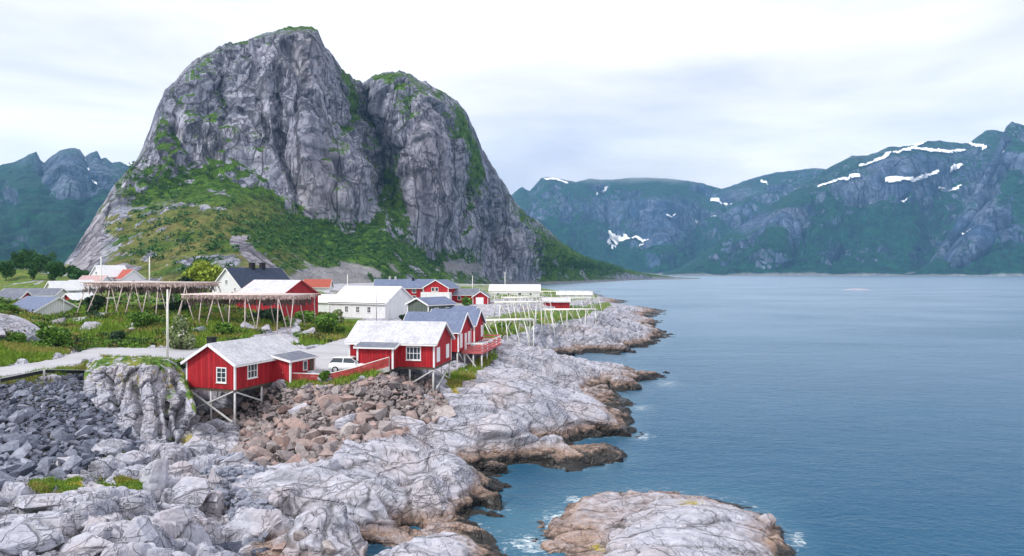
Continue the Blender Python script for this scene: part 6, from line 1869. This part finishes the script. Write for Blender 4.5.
# ---- grass blades on the near turf
r = np.random.default_rng(99)
gm = (GA['grass'] > .45) & (GROAD < .5) & (GY < 125) & (BPX > -20) & (BPX < 640)
ii, jj = np.nonzero(gm)
vs, fs, vd, fd = [], [], [], []
def blades(n, mask_idx, hmin, hmax):
    k = r.integers(0, len(mask_idx[0]), n); a, b = mask_idx[0][k], mask_idx[1][k]
    c = np.stack([GX[a, b], GY[a, b], GZ[a, b]], 1); sc = GY[a, b] / 70
    c[:, 0] += r.uniform(-.1, .1, n); c[:, 1] += r.uniform(-.15, .15, n)
    h = r.uniform(hmin, hmax, n) * np.clip((sc - .35) * 1.6, .25, 1.6); w = .05 * np.clip(sc, .5, 1.7) * r.uniform(.6, 1.4, n)
    an = r.uniform(0, 3.14, n); dx = np.stack([np.cos(an), np.sin(an), an * 0], 1) * w[:, None]
    tip = c + np.stack([r.normal(size=n) * .35 * h, r.normal(size=n) * .35 * h, h], 1)
    v = np.stack([c - dx - [0, 0, .05], c + dx - [0, 0, .05], tip], 1).reshape(-1, 3)
    return v, np.arange(3 * n).reshape(n, 3)
v, f = blades(70000, (ii, jj), .15, .5)
gr = np_mesh('grass', v, f, M['grass_blade'], smooth=False); tag(gr, 'green grass growing on the headland around road and cabins', 'grass', kind='stuff')
dm = np.nonzero(gm & (fbm(GX * .15, GY * .15, 0, 3, 7) > .12))
v, f = blades(22000, dm, .15, .5)
gr = np_mesh('dry_grass', v, f, M['grass_dry'], smooth=False); tag(gr, 'patches of dry yellow grass on the headland', 'grass', kind='stuff')

# ------------------------------------------------------------------ air
hz = bpy.data.meshes.new('haze')
bm = bmesh.new(); bmesh.ops.create_cube(bm, size=1.0); bm.to_mesh(hz); bm.free()
t = NT('haze_air'); t.t.nodes.remove(t.b)
pv = t.t.nodes.new('ShaderNodeVolumePrincipled')
pv.inputs['Color'].default_value = (0.30, 0.62, 1.0, 1)
pv.inputs['Density'].default_value = 0.000075
pv.inputs['Anisotropy'].default_value = 0.0
t.l(pv.outputs[0], t.out.inputs['Volume'])
hz.materials.append(t.m)
ho = bpy.data.objects.new('haze', hz)
ho.scale = (9000, 6900, 1200); ho.location = (0, 3050, 600 - 6)
COL.objects.link(ho)
tag(ho, 'thin blue sea air between the headland and the far mountains', 'haze', kind='stuff')

def cloud(label, c, size, dens, seed):
    me = bpy.data.meshes.new('low_cloud')
    bm = bmesh.new(); bmesh.ops.create_icosphere(bm, subdivisions=3, radius=1.0)
    for v in bm.verts: v.co.x *= size[0]; v.co.y *= size[1]; v.co.z *= size[2]
    bm.to_mesh(me); bm.free()
    t = NT('cloud_vapour'); t.t.nodes.remove(t.b)
    tc = t.n('TexCoord'); mp = t.n('Mapping')
    mp.inputs['Scale'].default_value = tuple(1 / k for k in size); t.l(tc.outputs['Object'], mp.inputs['Vector'])
    ln = t.n('VectorMath', operation='LENGTH'); t.l(mp.outputs['Vector'], ln.inputs[0])
    mp2 = t.n('Mapping'); mp2.inputs['Location'].default_value = (seed, 0, 0); mp2.inputs['Scale'].default_value = (1 / 260, 1 / 400, 1 / 110); t.l(tc.outputs['Object'], mp2.inputs['Vector'])
    nz = t.noise(mp2.outputs['Vector'], 1.0, 4, .55)
    f = t.math('SUBTRACT', 1.0, ln.outputs['Value'])
    f = t.math('ADD', f, t.math('MULTIPLY', t.math('SUBTRACT', nz, .55), 1.5))
    f = t.math('MULTIPLY', t.math('MAXIMUM', f, 0.0), dens)
    pv = t.t.nodes.new('ShaderNodeVolumePrincipled'); pv.inputs['Color'].default_value = (1, 1, 1, 1)
    t.l(f, pv.inputs['Density']); t.l(pv.outputs[0], t.out.inputs['Volume'])
    me.materials.append(t.m)
    o = bpy.data.objects.new('low_cloud', me); o.location = c
    COL.objects.link(o); tag(o, label, 'cloud', kind='stuff')
cloud('low white cloud lying on the ridge at the head of the fjord', (900, 4750, 740), (1050, 600, 130), 0.0022, 1)
cloud('wisp of cloud brushing the shoulder of the snow-streaked mountain', (1650, 3650, 640), (330, 300, 70), 0.0025, 5)
